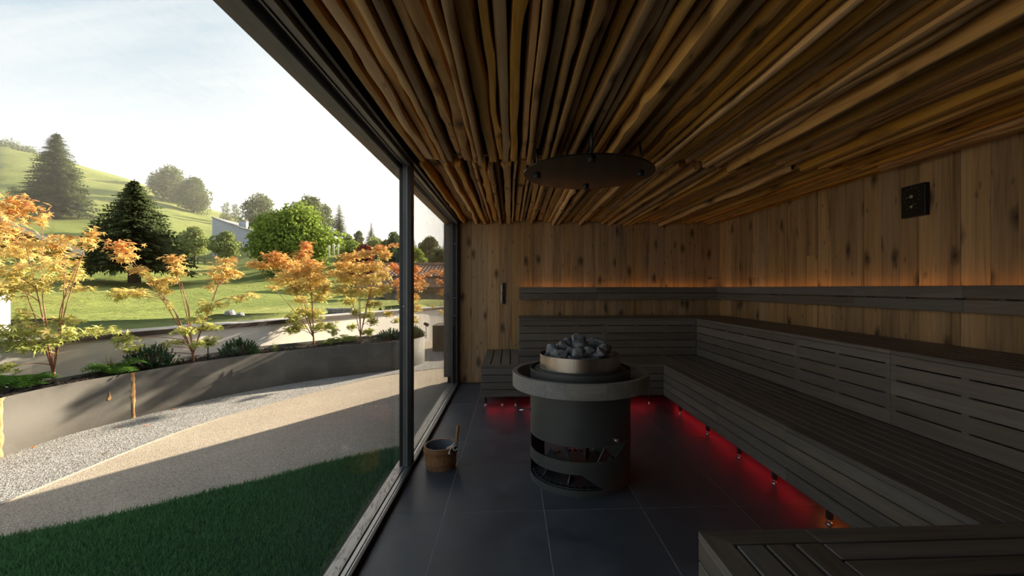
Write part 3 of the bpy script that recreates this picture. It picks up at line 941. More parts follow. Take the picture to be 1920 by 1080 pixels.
# lower back run
def back_low(x0, x1, axis, lab):
    th = thing('lower_bench', lab, 'bench', ((x0 + x1) / 2, 5.5, 0), 'lower bench sections')
    g = .0012
    yb = YB - .004 if axis == 'y' else YT - .004
    bx('carcass', M_CARC, th, x0 + (.085 if axis == 'y' else g), x1 - g, YS + .085, yb, ZB + .03, ZS - .12, 0)
    bx('light_stop_board', M_CARC, th, x0 + (.0205 if axis == 'y' else g), x1 - g, YS + .0205, yb, ZB + .016, ZB + .03, 0)  # added here too, shuts strip light out of the front slot
    zs = [(.384, ZS - .033)] + ZF_LOW[1:]
    fascia(th, '-y', YS, x0 + g, x1 - g, zs, studs=False)
    bx('front_rail', M_BX, th, x0 + g, x1 - g, YS, YS + .098, ZS - .032, ZS, .004)
    if axis == 'y':
        fascia(th, '-x', x0, YS + .021, yb, zs, studs=False)
        top_slats(th, 'y', x0 + g, x1 - g, YS + .104, yb, ZS, pitch=.115, gap=.012)
    else:
        top_slats(th, 'x', x0 + g, x1 - g, YS + .107, yb, ZS)
    legs(th, [(x0 + (x1 - x0) * t, YS + .09) for t in ((.12, .55, .9) if axis == 'y' else (.1, .4, .7, .92))], ZB)
    bx('led_strip', M_LEDR, th, x0 + .06, x1 - .05, YS + .19, YS + .202, ZB - .004, ZB + .004, 0)
    bx('strip_holder_shield', M_CARC, th, x0 + .05, x1 - .04, YS + .18, YS + .212, ZB + .004, ZB + .02, 0)
back_low(-.36, .10, 'y', 'grey slatted wood, low end bench standing free under the sand timer')
back_low(.10, XS, 'x', 'grey slatted wood, lower bench along the back wall behind the stove')
# near cross bench
def near_bench():
    y1, y0 = 1.57, .35
    g = .0012
    th = thing('cross_bench', 'dark grey slatted wood, free end of the cross bench with lengthwise slats', 'bench', (.9, 1.0, 0), 'cross bench sections')
    x0, x1 = .70, 1.105
    bx('carcass', M_CARC, th, x0 + .085, x1 - g, y0, y1 - .085, ZB + .03, ZS - .12, 0)
    bx('light_stop_board', M_CARC, th, x0 + .0205, x1 - g, y0, y1 - .0205, ZB + .016, ZB + .03, 0)  # added as under the other benches, blocks light from below
    zs = [(.384, ZS - .033)] + ZF_LOW[1:]
    fascia(th, '-x', x0, y0, y1 - .0, zs, studs=False)
    fascia(th, '+y', y1, x0 + .021, x1 - g, zs, studs=False)
    # mitred frame: side rail and far rail
    w = .085
    MB().add([(x0, y0, ZS), (x0 + w, y0, ZS), (x0 + w, y1 - w, ZS), (x0, y1, ZS), (x0, y0, ZS - .03), (x0 + w, y0, ZS - .03), (x0 + w, y1 - w, ZS - .03), (x0, y1, ZS - .03)],
             [(0, 1, 2, 3), (7, 6, 5, 4), (0, 4, 5, 1), (1, 5, 6, 2), (2, 6, 7, 3), (3, 7, 4, 0)]).build('side_rail', M_BY, th)
    MB().add([(x0 + .001, y1, ZS), (x0 + w + .001, y1 - w, ZS), (x1 - g, y1 - w, ZS), (x1 - g, y1, ZS), (x0 + .001, y1, ZS - .03), (x0 + w + .001, y1 - w, ZS - .03), (x1 - g, y1 - w, ZS - .03), (x1 - g, y1, ZS - .03)],
             [(0, 1, 2, 3), (7, 6, 5, 4), (0, 4, 5, 1), (1, 5, 6, 2), (2, 6, 7, 3), (3, 7, 4, 0)]).build('far_rail', M_BX, th)
    top_slats(th, 'y', x0 + w + .012, x1 - g, y0, y1 - w - .006, ZS, pitch=.102, gap=.012)
    legs(th, [(x0 + .09, y1 - .1), (x0 + .09, .6), (x1 - .06, y1 - .1)], ZB)
    th = thing('cross_bench', 'dark grey slatted wood, wide cross bench with slats running to the side wall', 'bench', (1.8, 1.0, 0), 'cross bench sections')
    x0, x1 = 1.105, XT - .004
    bx('carcass', M_CARC, th, x0 + g, x1, y0, y1 - .085, ZB + .03, ZS - .12, 0)
    bx('light_stop_board', M_CARC, th, x0 + g, x1, y0, y1 - .0205, ZB + .016, ZB + .03, 0)
    fascia(th, '+y', y1, x0 + g, XS, zs, studs=False)
    bx('far_rail', M_BX, th, x0 + g, x1, y1 - w, y1, ZS - .03, ZS, .003)
    top_slats(th, 'x', x0 + g + .004, x1, y0, y1 - w - .010, ZS, pitch=.094, gap=.010)
    legs(th, [(1.3, y1 - .1), (2.2, y1 - .1), (1.3, .6), (2.2, .6)], ZB)
near_bench()
# upper tier, right run
UY = [5.72, 3.67, 2.735, 1.80, .35]
ulab = ['beside the back corner', 'second from the back corner', 'third from the back corner', 'ending above the cross bench']
for k in range(4):
    y1, y0 = UY[k], UY[k + 1]
    ye = YB - .004 if k == 0 else y1
    g = .0012
    th = thing('upper_bench', 'dark grey upper tier section on the side wall, ' + ulab[k], 'bench', (2.8, (y0 + y1) / 2, .0), 'upper tier sections')
    bx('carcass', M_CARC, th, XT + .085, XR - .004, y0 + g, ye - g, .001, ZT - .12, 0)
    fascia(th, '-x', XT, y0 + g, y1 - g, [(.898, ZT - .031)] + ZF_UP[1:])
    bx('front_rail', M_BY, th, XT, XT + .098, y0 + g, y1 - g, ZT - .03, ZT, .004)
    top_slats(th, 'y', XT + .106, XR - .004, y0 + g, ye - g, ZT)
    if k == 0: bx('corner_slat', M_BX, th, XT, XT + .098, YT, YB - .005, ZT - .026, ZT, .004)
UX = [.10, 1.27, XT]
ulab = ['open end near the sand timer', 'reaching into the room corner']
for k in range(2):
    x0, x1 = UX[k], UX[k + 1]
    g = .0012
    th = thing('upper_bench', 'dark grey upper tier section on the back wall, ' + ulab[k], 'bench', ((x0 + x1) / 2, 6.05, .0), 'upper tier sections')
    bx('carcass', M_CARC, th, x0 + (.085 if k == 0 else g), x1 - g, YT + .085, YB - .004, .5, ZT - .12, 0)
    fascia(th, '-y', YT, x0 + g, x1 - g, [(.898, ZT - .031)] + ZF_UP[1:])
    if k == 0: fascia(th, '-x', x0, YT + .021, YB - .004, [(.898, ZT - .031)] + ZF_UP[1:], studs=False)
    bx('front_rail', M_BX, th, x0 + g, x1 - g, YT, YT + .098, ZT - .03, ZT, .004)
    top_slats(th, 'x', x0 + g, x1 - g, YT + .106, YB - .004, ZT)
    bx('support', M_CARC, th, x0 + .03, x0 + .1, YT + .05, YT + .12, .001, .5, 0)
    bx('support', M_CARC, th, x1 - .1, x1 - .03, YT + .05, YT + .12, .001, .5, 0)

# headrest bands with hidden warm strips
def headrest(axis, a0, a1, lab):
    z0, zm0, zm1, z1 = 1.235, 1.322, 1.331, 1.418
    th = thing('headrest_band', lab, 'headrest', ((a0 + a1) / 2, YB - .05, z0) if axis == 'x' else (XR - .05, (a0 + a1) / 2, z0), 'headrest bands')
    g = .001; d = .105
    for za, zb_ in ((z0, zm0), (zm1, z1)):
        if axis == 'x': bx('headrest_slat', M_BX, th, a0 + g, a1 - g, YB - d, YB - d + .024, za, zb_, .003)
        else: bx('headrest_slat', M_BY, th, XR - d, XR - d + .024, a0 + g, a1 - g, za, zb_, .003)
    n = 3
    for i in range(n):
        c = a0 + (a1 - a0) * (.1 + .8 * i / (n - 1))
        if axis == 'x': bx('bracket', M_CARC, th, c - .02, c + .02, YB - d + .023, YB + .002, z0 + .02, z1 - .04, 0)
        else: bx('bracket', M_CARC, th, XR - d + .023, XR + .002, c - .02, c + .02, z0 + .02, z1 - .04, 0)
    zl = z1 - .022
    if axis == 'x': bx('strip_holder_shield', M_BX, th, a0, a1, YB - d + .0235, YB - .018, zl - .008, zl - .0005, 0)  # added ledge, stops strip light falling down behind the slat gap
    else: bx('strip_holder_shield', M_BY, th, XR - d + .0235, XR - .018, a0, a1, zl - .008, zl - .0005, 0)
    if axis == 'x': bx('led_strip', M_LEDW, th, a0 + .05, a1 - .03, YB - d + .030, YB - d + .042, zl, zl + .006, 0)
    else:
        cut = 2.40                                   # the side wall leaves the picture here
        if a0 + .03 < cut < a1 - .03:
            bx('led_strip', M_LEDW, th, XR - d + .030, XR - d + .042, cut, a1 - .03, zl, zl + .006, 0)
            bx('led_strip_offscreen', M_LEDW, th, XR - d + .030, XR - d + .042, a0 + .03, cut, zl, zl + .006, 0)
        else: bx('led_strip', M_LEDW, th, XR - d + .030, XR - d + .042, a0 + .03, a1 - .03, zl, zl + .006, 0)
headrest('x', .11, 1.27, 'dark grey two-slat headrest band on the back wall beside the sand timer')
headrest('x', 1.27, XR - .1, 'dark grey two-slat headrest band on the back wall reaching into the corner')
headrest('y', 3.71, YB - .1, 'dark grey two-slat headrest band on the side wall starting at the corner')
headrest('y', 2.78, 3.71, 'short dark grey two-slat headrest band on the side wall below the gauge')
headrest('y', .6, 2.78, 'long dark grey two-slat headrest band on the side wall past the gauge')

# ================================================================== STOVE
SX, SY = .515, 3.20
def stove():
    th = thing('sauna_stove', 'round black steel sauna stove with a grey wooden rail ring', 'stove', (SX, SY, 0))
    RR, T = .373, .006
    # shell with openings on a fine grid
    nA = 180
    zl = [0.0, .015, .045] + [.045 + (.15 - .045) * i / 8 for i in range(1, 9)] + [.175, .205, .235] + [.235 + .1 * i / 8 for i in range(1, 9)] + [.40, .5, .6, .7, .80]
    def is_open(phi, z):             # phi: degrees from the front (towards the room), + to the right
        p = (phi + 180) % 360 - 180
        if .235 < z < .335:
            if -86 < p < 43: return True
            if 95 < p < 130: return True
        if .05 < z < .335 and (p > 152 or p < -138): return True
        if .045 < z < .15:
            if -92 < p < 17: return True
            if 75 < p < 110: return True
        return False
    def shear(phi, z):
        o = 0.0
        f = np.interp(z, [.015, .045, .15, .235], [0, 0, 1, 0])
        o -= 24 * f * max(0, 1 - abs(phi - 17) / 45)
        f = np.interp(z, [.15, .235, .335, .45], [0, -1, 1, 0])
        o += 13 * f * max(0, 1 - abs(phi - 43) / 34)
        return o
    def pg(r, phi, z): return pt(r, phi + shear(phi, z), z)
    def pt(r, phi, z):
        a = R(-90 + phi); return (SX + r * math.cos(a), SY + r * math.sin(a), z)
    cell = {}
    for i in range(nA):
        phi = -180 + (i + .5) * 360 / nA
        for j in range(len(zl) - 1):
            cell[(i, j)] = not is_open(phi, (zl[j] + zl[j + 1]) / 2)
    vo = {}; mb = MB(); V = []; F = []
    def vid(r, i, j):
        k = (r, i % nA, j)
        if k not in vo: vo[k] = len(V); V.append(pg(r, -180 + (i % nA) * 360 / nA, zl[j]))
        return vo[k]
    r0, r1 = RR, RR - T
    E = []
    for (i, j), s in cell.items():
        if not s: continue
        F.append((vid(r0, i, j), vid(r0, i + 1, j), vid(r0, i + 1, j + 1), vid(r0, i, j + 1)))
        F.append((vid(r1, i, j), vid(r1, i, j + 1), vid(r1, i + 1, j + 1), vid(r1, i + 1, j)))
        for di, dj, (a, b) in ((0, -1, ((i, j), (i + 1, j))), (0, 1, ((i + 1, j + 1), (i, j + 1))), (-1, 0, ((i, j + 1), (i, j))), (1, 0, ((i + 1, j), (i + 1, j + 1)))):
            if not cell.get(((i + di) % nA, j + dj), False):
                E.append(tuple(pg(q_, -180 + (w_[0] % nA) * 360 / nA, zl[w_[1]]) for q_, w_ in ((r0, a), (r1, a), (r1, b), (r0, b))))
    mb.add(V, F, True)
    for q in E: mb.add(q, [(0, 1, 2, 3)])
    mb.build('drum', M_STOVE, th)
    # firebox floor closing the drum above the openings, and the drum top
    MB().lathe([(0, .36), (RR - .008, .36), (RR - .008, .37), (0, .37)], SX, SY, 48, closed=False).build('bottom_plate', M_STOVEI, th)
    MB().lathe([(0, .80), (RR - .03, .80), (RR - .03, .785), (RR - .005, .785), (RR - .005, .812), (RR + .002, .812), (RR + .002, .79)], SX, SY, 72, closed=False).build('top_plate', M_STOVE, th)
    MB().lathe([(.335, .80), (.335, .808), (.318, .808), (.318, .80)], SX, SY, 72).build('top_groove_ring', M_STOVE, th)
    # perforated plates with triangular fins
    for zz, rr in ((.045, .358),):
        pp = MB().lathe([(0, zz), (rr - .045, zz), (rr - .045, zz + .006), (0, zz + .006)], SX, SY, 60, closed=False)
        n = 44
        for k in range(n):
            a = 360 * k / n
            pp.add([pt(rr - .046, a, zz), pt(rr - .012, a - 1.0, zz), pt(rr - .012, a + 2.6, zz), pt(rr - .046, a + 2.6, zz),
                    pt(rr - .046, a, zz + .006), pt(rr - .012, a - 1.0, zz + .006), pt(rr - .012, a + 2.6, zz + .006), pt(rr - .046, a + 2.6, zz + .006)],
                   [(4, 5, 6, 7), (3, 2, 1, 0), (0, 1, 5, 4), (2, 3, 7, 6)])
        pp.lathe([(rr - .012, zz), (rr, zz), (rr, zz + .006), (rr - .012, zz + .006)], SX, SY, 60)
        plate = pp.build('perforated_plate', M_STOVEI, th)
        for k in range(8):
            a = 20 + 45 * k
            p0, p1 = pt(rr - .06, a, zz + .006), pt(rr - .21, a, zz + .006)
            top = pt(rr - .13, a + 3, zz + .12)
            off = Vector(pt(1, a + 90, 0)) - Vector((SX, SY, 0)); off = off.normalized() * .003
            vs = [Vector(p0) - off, Vector(p1) - off, Vector(top) - off, Vector(p0) + off, Vector(p1) + off, Vector(top) + off]
            MB().add(vs, [(0, 1, 2), (5, 4, 3), (0, 3, 4, 1), (1, 4, 5, 2), (2, 5, 3, 0)]).build('fin', M_STOVEI, plate)
    # red heating hoses
    for dx, dy, a in ((.02, -.05, .5), (.10, .02, 1.2), (.0, .06, 2.4)):
        pts = [(SX + dx + .10 * math.cos(a) * (t - .5) * 2, SY + dy + .07 * math.sin(a) * (t - .5) * 2, .17 + .13 * math.sin(math.pi * t * .8 + .3)) for t in [i / 9 for i in range(10)]]
        MB().tube(pts, .007, 8).build('heating_hose', M_REDHOSE, th)['label'] = 'red heating hose'
    MB().tube([(SX + .02, SY - .03, .215), (SX + .02, SY - .03, .36)], .03, 16).build('cable_socket', M_STOVEI, th)
    # outer wooden ring in segments
    ring = 12
    for k in range(ring):
        a0 = 2 * math.pi * (k + .37) / ring + .0012; a1 = 2 * math.pi * (k + 1.37) / ring - .0012
        MB().lathe([(.468, .682), (.506, .682), (.506, .782), (.503, .785), (.471, .785), (.468, .782)], SX, SY, 8, a0, a1).build('ring_segment', M_RING, th)
    for k in range(6):
        a = 60 * k + 20
        p0, p1 = Vector(pt(.372, a, .72)), Vector(pt(.47, a, .72))
        MB().tube([p0, p1], .010, 8).build('ring_bracket', M_STOVE, th)
    # steel bowl for the stones
    bowl = MB().lathe([(.296, .812), (.300, .812), (.300, .912), (.296, .912)], SX, SY, 72)
    bowl.lathe([(0, .815), (.296, .815)], SX, SY, 72, closed=False)
    bowl.build('stone_bowl', M_BOWL, th)['label'] = 'brushed steel band holding the stones'
    MB().lathe([(.300, .805), (.312, .805), (.312, .815), (.300, .815)], SX, SY, 72).build('bowl_foot_ring', M_STOVE, th)
    # steel handle on the left and pointed knob in front
    a = Vector(pt(.372, -86, .50))
    MB().tube([a, a + Vector((-.085, -.01, -.005))], .006, 10).build('lever', M_GRIP, th)['label'] = 'polished steel lever rod'
    a = Vector(pt(.372, 26, .385)); d = (a - Vector((SX, SY, .385))).normalized()
    MB().tube([a, a + d * .03, a + d * .06, a + d * .065], [.004, .010, .016, .013], 14).build('knob', M_GRIP, th)['label'] = 'small polished steel knob'
stove()

from mathutils.bvhtree import BVHTree
def stone_shape(rng, s):
    bm = bmesh.new()
    sx, sy, sz = s * rng.uniform(.9, 1.3), s * rng.uniform(.8, 1.1), s * rng.uniform(.68, .95)
    for _ in range(15):
        d = Vector((rng.gauss(0, 1), rng.gauss(0, 1), rng.gauss(0, 1))).normalized() * rng.uniform(.82, 1.0)
        bm.verts.new((d.x * sx, d.y * sy, d.z * sz))
    bmesh.ops.convex_hull(bm, input=bm.verts[:])
    bmesh.ops.delete(bm, geom=[v for v in bm.verts if not v.link_faces], context='VERTS')
    bmesh.ops.bevel(bm, geom=bm.edges[:] + bm.verts[:], offset=s * .06, segments=1, affect='EDGES')
    bmesh.ops.recalc_face_normals(bm, faces=bm.faces[:])
    bm.verts.index_update()
    vs = [v.co.copy() for v in bm.verts]; fs = [tuple(v.index for v in f.verts) for f in bm.faces]
    bm.free()
    return vs, fs
def heap_stones():
    rng = random.Random(21)
    done = []                                        # (verts, tree, centre, radius)
    def hits(vs, fs, c, rad):
        if min(v.z for v in vs) + c.z < .8155: return True
        w = [v + c for v in vs]
        near = [o for o in done if (o[2] - c).length < o[3] + rad]
        if not near: return False
        t = BVHTree.FromPolygons(w, fs)
        return any(t.overlap(o[1]) for o in near)
    for i in range(95):
        vs, fs = stone_shape(rng, rng.uniform(.050, .066))
        rad = max(v.length for v in vs); rxy = max(math.hypot(v.x, v.y) for v in vs)
        best = None
        for _ in range(9):
            rm = .292 - rxy
            r = rm * math.sqrt(rng.random()); a = rng.uniform(0, 6.283)
            c = Vector((SX + r * math.cos(a), SY + r * math.sin(a), 1.14))
            if hits(vs, fs, c, rad): continue
            step = .03
            while step > .0015:
                n = c - Vector((0, 0, step))
                if hits(vs, fs, n, rad): step *= .5
                else: c = n
            # a heap: high in the middle, low at the rim
            score = c.z + .30 * r
            if best is None or score < best[0]: best = (score, c, r)
        if best is None or best[1].z + max(v.z for v in vs) > 1.07 - .42 * max(0, best[2] - .05): continue
        c = best[1] - Vector((0, 0, .0015))
        w = [v + c for v in vs]
        done.append((w, BVHTree.FromPolygons(w, fs), c, rad))
        o = MB().add([tuple(v) for v in w], fs).build('sauna_stone', M_STONE)
        tag(o, 'rough dark grey stone heaped in the steel bowl of the stove', 'stone', 'stones on the stove')
heap_stones()
top_stone = max((o for o in bpy.data.objects if o.name.startswith('sauna_stone')), key=lambda o: o.location.z)
top_stone['label'] = 'angular grey stone crowning the very top of the heap on the stove'

# ================================================================== BUCKET
def bucket():
    bx_, by_ = -.555, 3.385
    th = thing('sauna_bucket', 'round wooden water bucket with a tall paddle handle and white rope', 'bucket', (bx_, by_, 0))
    H, r0, r1 = .172, .112, .132
    n = 16
    for k in range(n):
        a0 = 2 * math.pi * k / n + .004; a1 = 2 * math.pi * (k + 1) / n - .004
        MB().lathe([(r0 - .013, 0.0), (r0, 0.0), (r1, H), (r1 - .013, H)], bx_, by_, 3, a0, a1).build('stave', M_BUCK, th)
    MB().lathe([(0, .012), (r0 - .012, .012), (r0 - .012, .024), (0, .024)], bx_, by_, 40, closed=False).build('bucket_bottom', M_BUCK, th)
    MB().lathe([(0, .05), (r0 - .006, .05), (r1 - .012, H - .004), (r1 - .016, H - .004), (r0 - .012, .054), (0, .054)], bx_, by_, 48, closed=False).build('liner', M_LINER, th)['label'] = 'grey plastic liner'
    def hoop(z, h):
        rz = lambda q: r0 + (r1 - r0) * q / H
        MB().lathe([(rz(z) - .001, z), (rz(z) + .006, z + .003), (rz(z + h) + .006, z + h - .003), (rz(z + h) - .001, z + h)], bx_, by_, 48).build('hoop', M_HOOP, th)
    hoop(.112, .030); hoop(.030, .022)
    # paddle handle: one stave carried on upwards
    a = R(24)
    base = Vector((bx_ + r1 * .93 * math.cos(a), by_ + r1 * .93 * math.sin(a), H - .03))
    tx = Vector((math.cos(R(-60)), math.sin(R(-60)), 0)); tn = Vector((math.cos(R(30)), math.sin(R(30)), 0))
    prof = [(0, .023), (.03, .021), (.06, .017), (.095, .015), (.12, .019), (.14, .0215), (.155, .019), (.162, .010)]
    vs = []; fs = []
    for z, w in prof:
        lean = tn * (.10 * z)
        for u, k in ((-w, -.006), (w, -.006), (w, .006), (-w, .006)):
            vs.append(base + tx * u + tn * k + lean + Vector((0, 0, z)))
    for i in range(len(prof) - 1):
        for q in range(4): fs.append((4 * i + q, 4 * i + (q + 1) % 4, 4 * i + 4 + (q + 1) % 4, 4 * i + 4 + q))
    fs += [(3, 2, 1, 0), tuple(4 * (len(prof) - 1) + q for q in range(4))]
    MB().add(vs, fs).build('paddle_handle', M_BUCK, th)
    # rope with wooden toggle over the rim
    c = Vector((bx_ + r1 * math.cos(R(-32)), by_ + r1 * math.sin(R(-32)), H))
    MB().tube([c + Vector((-.055, -.012, -.008)), c + Vector((-.02, -.004, .006)), c + Vector((.018, .02, .012))], [.009, .012, .009], 10).build('toggle', plain('pale_toggle_wood', (.5, .33, .2), .6), th)
    pts = [c + Vector((.02, .03, -.005)), c + Vector((.014, .016, .026)), c + Vector((-.005, -.004, .026)), c + Vector((-.018, -.02, .006)), c + Vector((-.028, -.03, -.012)), c + Vector((-.032, -.034, -.038))]
    sc = smooth_curve([tuple(p) for p in pts], 4)
    MB().tube(sc, [.005] * (len(sc) - 4) + [.0055, .007, .009, .010], 8).build('rope', M_ROPE, th)
    pts = [c + Vector((.03, .02, -.002)), c + Vector((.01, -.004, .018)), c + Vector((-.006, -.02, .002)), c + Vector((.012, -.014, -.018)), c + Vector((.03, .004, -.008))]
    sc = smooth_curve([tuple(p) for p in pts], 4)
    MB().tube(sc, .0045, 8).build('rope', M_ROPE, th)
bucket()

# ================================================================== CEILING DISC, GAUGE, TIMER
def disc():
    cx, cy, z = .54, 2.98, 2.20
    th = thing('heat_shield', 'round dark glossy heat shield hung under the stick ceiling', 'heat shield', (cx, cy, z))
    MB().lathe([(0, z), (.452, z), (.455, z + .003), (.455, z + .007), (.452, z + .010), (0, z + .010)], cx, cy, 96, closed=False).build('plate', M_DISC, th)
    for a in (45, 135, 225, 315):
        x, y = cx + .36 * math.cos(R(a + 38)), cy + .36 * math.sin(R(a + 38))
        MB().lathe([(0, z - .022), (.022, z - .022), (.026, z - .018), (.026, z), (0, z)], x, y, 20, closed=False).build('bolt_cap', M_STEELB, th)
        MB().tube([(x, y, z + .009), (x, y, 2.48)], .009, 10).build('hanger_rod', M_STEELB, th)
disc()

def gauge():
    # climate gauge on the side wall
    x = XR - .004
    yc, zc = 3.21, 2.085
    w, h = .20, .25
    th = thing('wall_gauge', 'black square thermometer and hygrometer on the plank side wall', 'gauge', (x - .02, yc, zc - h / 2))
    bx('casing', plain('gauge_black', (.006, .006, .006), .4), th, x - .035, x + .006, yc - w / 2, yc + w / 2, zc - h / 2, zc + h / 2, .003)
    white = plain('gauge_print', (.30, .28, .25), .6)
    gold = plain('gauge_brass', (.6, .5, .28), .35, .6)
    xf = x - .0355
    def dotd(name, y, z, r, m, t=.004):
        MB().tube([(xf + .001, y, z), (xf - t, y, z)], r, 16).build(name, m, th)
    dotd('dial_hub', yc + .01, zc + .035, .013, gold)
    dotd('dial_hub', yc + .01, zc - .045, .010, gold)
    for (yy, zz, rr, n, a0, a1) in ((yc, zc + .035, .075, 9, -30, 210), (yc, zc - .045, .045, 6, -20, 200)):
        for k in range(n):
            a = R(a0 + (a1 - a0) * k / (n - 1))
            p, q = rr * .85, rr
            MB().tube([(xf, yy + .01 + p * math.cos(a), zz + p * math.sin(a)), (xf, yy + .01 + q * math.cos(a), zz + q * math.sin(a))], .0016, 5).build('dial_mark', white, th)
    MB().tube([(xf - .002, yc + .01, zc + .035), (xf - .002, yc + .06, zc + .028)], .0018, 5).build('needle', white, th)
    MB().tube([(xf - .002, yc + .01, zc - .045), (xf - .002, yc - .022, zc - .022)], .0016, 5).build('needle', white, th)
gauge()

def timer():
    y = YB
    xc, z0, z1 = -.135, 1.165, 1.484
    th = thing('sand_timer', 'slim wall-mounted sand timer in a dark frame on the oak planks', 'timer', (xc, y - .03, z0))
    bx('back_plate', M_STEELB, th, xc + .008, xc + .034, y - .03, y + .003, z0, z1, .003)
    bx('frame', M_STEELG, th, xc - .026, xc + .008, y - .022, y + .003, z0, z1, .003)
    bx('end_block', M_STEELG, th, xc - .024, xc + .008, y - .05, y - .02, z0, z0 + .03, .003)
    bx('end_block', M_STEELG, th, xc - .024, xc + .008, y - .05, y - .02, z1 - .03, z1, .003)
    zm = (z0 + z1) / 2
    gl, N, L, out = newmat('timer_glass')
    g = N.new('ShaderNodeBsdfPrincipled'); g.inputs['Base Color'].default_value = (.75, .74, .68, 1); g.inputs['Roughness'].default_value = .12
    g.inputs['Alpha'].default_value = .55
    L.new(g.outputs[0], out.inputs[0])
    MB().lathe([(.003, z0 + .03), (.0105, z0 + .05), (.0105, zm - .03), (.003, zm), (.0105, zm + .03), (.0105, z1 - .05), (.003, z1 - .03)], xc - .010, y - .036, 16, closed=False).build('glass_bulb', gl, th)
    MB().lathe([(0, z0 + .034), (.008, z0 + .05), (.008, zm - .045), (0, zm - .035)], xc - .010, y - .036, 14, closed=False).build('sand', plain('white_sand', (.8, .77, .7), .9), th)
    MB().lathe([(.0, zm - .006), (.012, zm - .006), (.012, zm + .006), (.0, zm + .006)], xc - .010, y - .036, 14, closed=False).build('middle_collar', M_STEELG, th)
timer()

# ================================================================== MAPLES AND PLANTS IN THE PLANTER
def leaf_fan():
    # five narrow lobes, each a kite: centre, notch, tip, notch
    tips = [(-100, .62), (-48, .9), (0, 1.08), (48, .9), (100, .62)]
    nots = [(-135, .22), (-72, .30), (-24, .34), (24, .34), (72, .30), (135, .22)]
    v = [(0, 0, 0)] + [(r * math.sin(R(a)), r * math.cos(R(a)), -.22 * r * r) for a, r in tips] + [(r * math.sin(R(a)), r * math.cos(R(a)), .02) for a, r in nots]
    f = [(0, 6 + i, 1 + i, 7 + i) for i in range(5)]
    return np.array(v), f
LV, LF = leaf_fan()

def leaf_cloud(centres, normals, sizes, tints, rng, droop=True):
    n = len(centres); k = len(LV)
    a = rng.uniform(0, 2 * math.pi, n)
    nx = normals / np.linalg.norm(normals, axis=1, keepdims=True)
    t = np.stack([np.cos(a), np.sin(a), rng.uniform(-1.0, .0, n)], 1)
    t -= nx * np.sum(t * nx, 1, keepdims=True); t /= np.linalg.norm(t, axis=1, keepdims=True)
    b = np.cross(nx, t)
    V = centres[:, None] + sizes[:, None, None] * (LV[None, :, 0:1] * b[:, None] + LV[None, :, 1:2] * t[:, None] + LV[None, :, 2:3] * nx[:, None])
    V = V.reshape(-1, 3)
    F = (np.array(LF)[None] + (np.arange(n) * k)[:, None, None]).reshape(-1, 4)
    T = np.repeat(tints, k, 0)
    return V, F, T

def quick_mesh(name, V, F, mat, parent=None, origin=None, T=None, smooth=False):
    me = bpy.data.meshes.new(name)
    if origin is None:
        origin = Vector((*V.mean(0)[:2], V[:, 2].min()))
    V = V - np.array(origin)
    q = F.shape[1]; n = len(F)
    me.vertices.add(len(V)); me.loops.add(n * q); me.polygons.add(n)
    me.vertices.foreach_set('co', V.ravel())
    me.loops.foreach_set('vertex_index', F.astype(np.int32).ravel())
    me.polygons.foreach_set('loop_start', np.arange(0, n * q, q, dtype=np.int32))
    me.update(calc_edges=True); me.validate()
    if smooth: me.polygons.foreach_set('use_smooth', np.ones(n, dtype=bool))
    me.materials.append(mat)
    if T is not None:
        ca = me.color_attributes.new('tint', 'FLOAT_COLOR', 'POINT')
        ca.data.foreach_set('color', T.astype(np.float32).ravel())
    o = bpy.data.objects.new(name, me); col.objects.link(o)
    WL[o.name] = Vector(origin)
    if parent is not None:
        o.parent = parent; o.location = Vector(origin) - WL[parent.name]
    else: o.location = origin
    return o

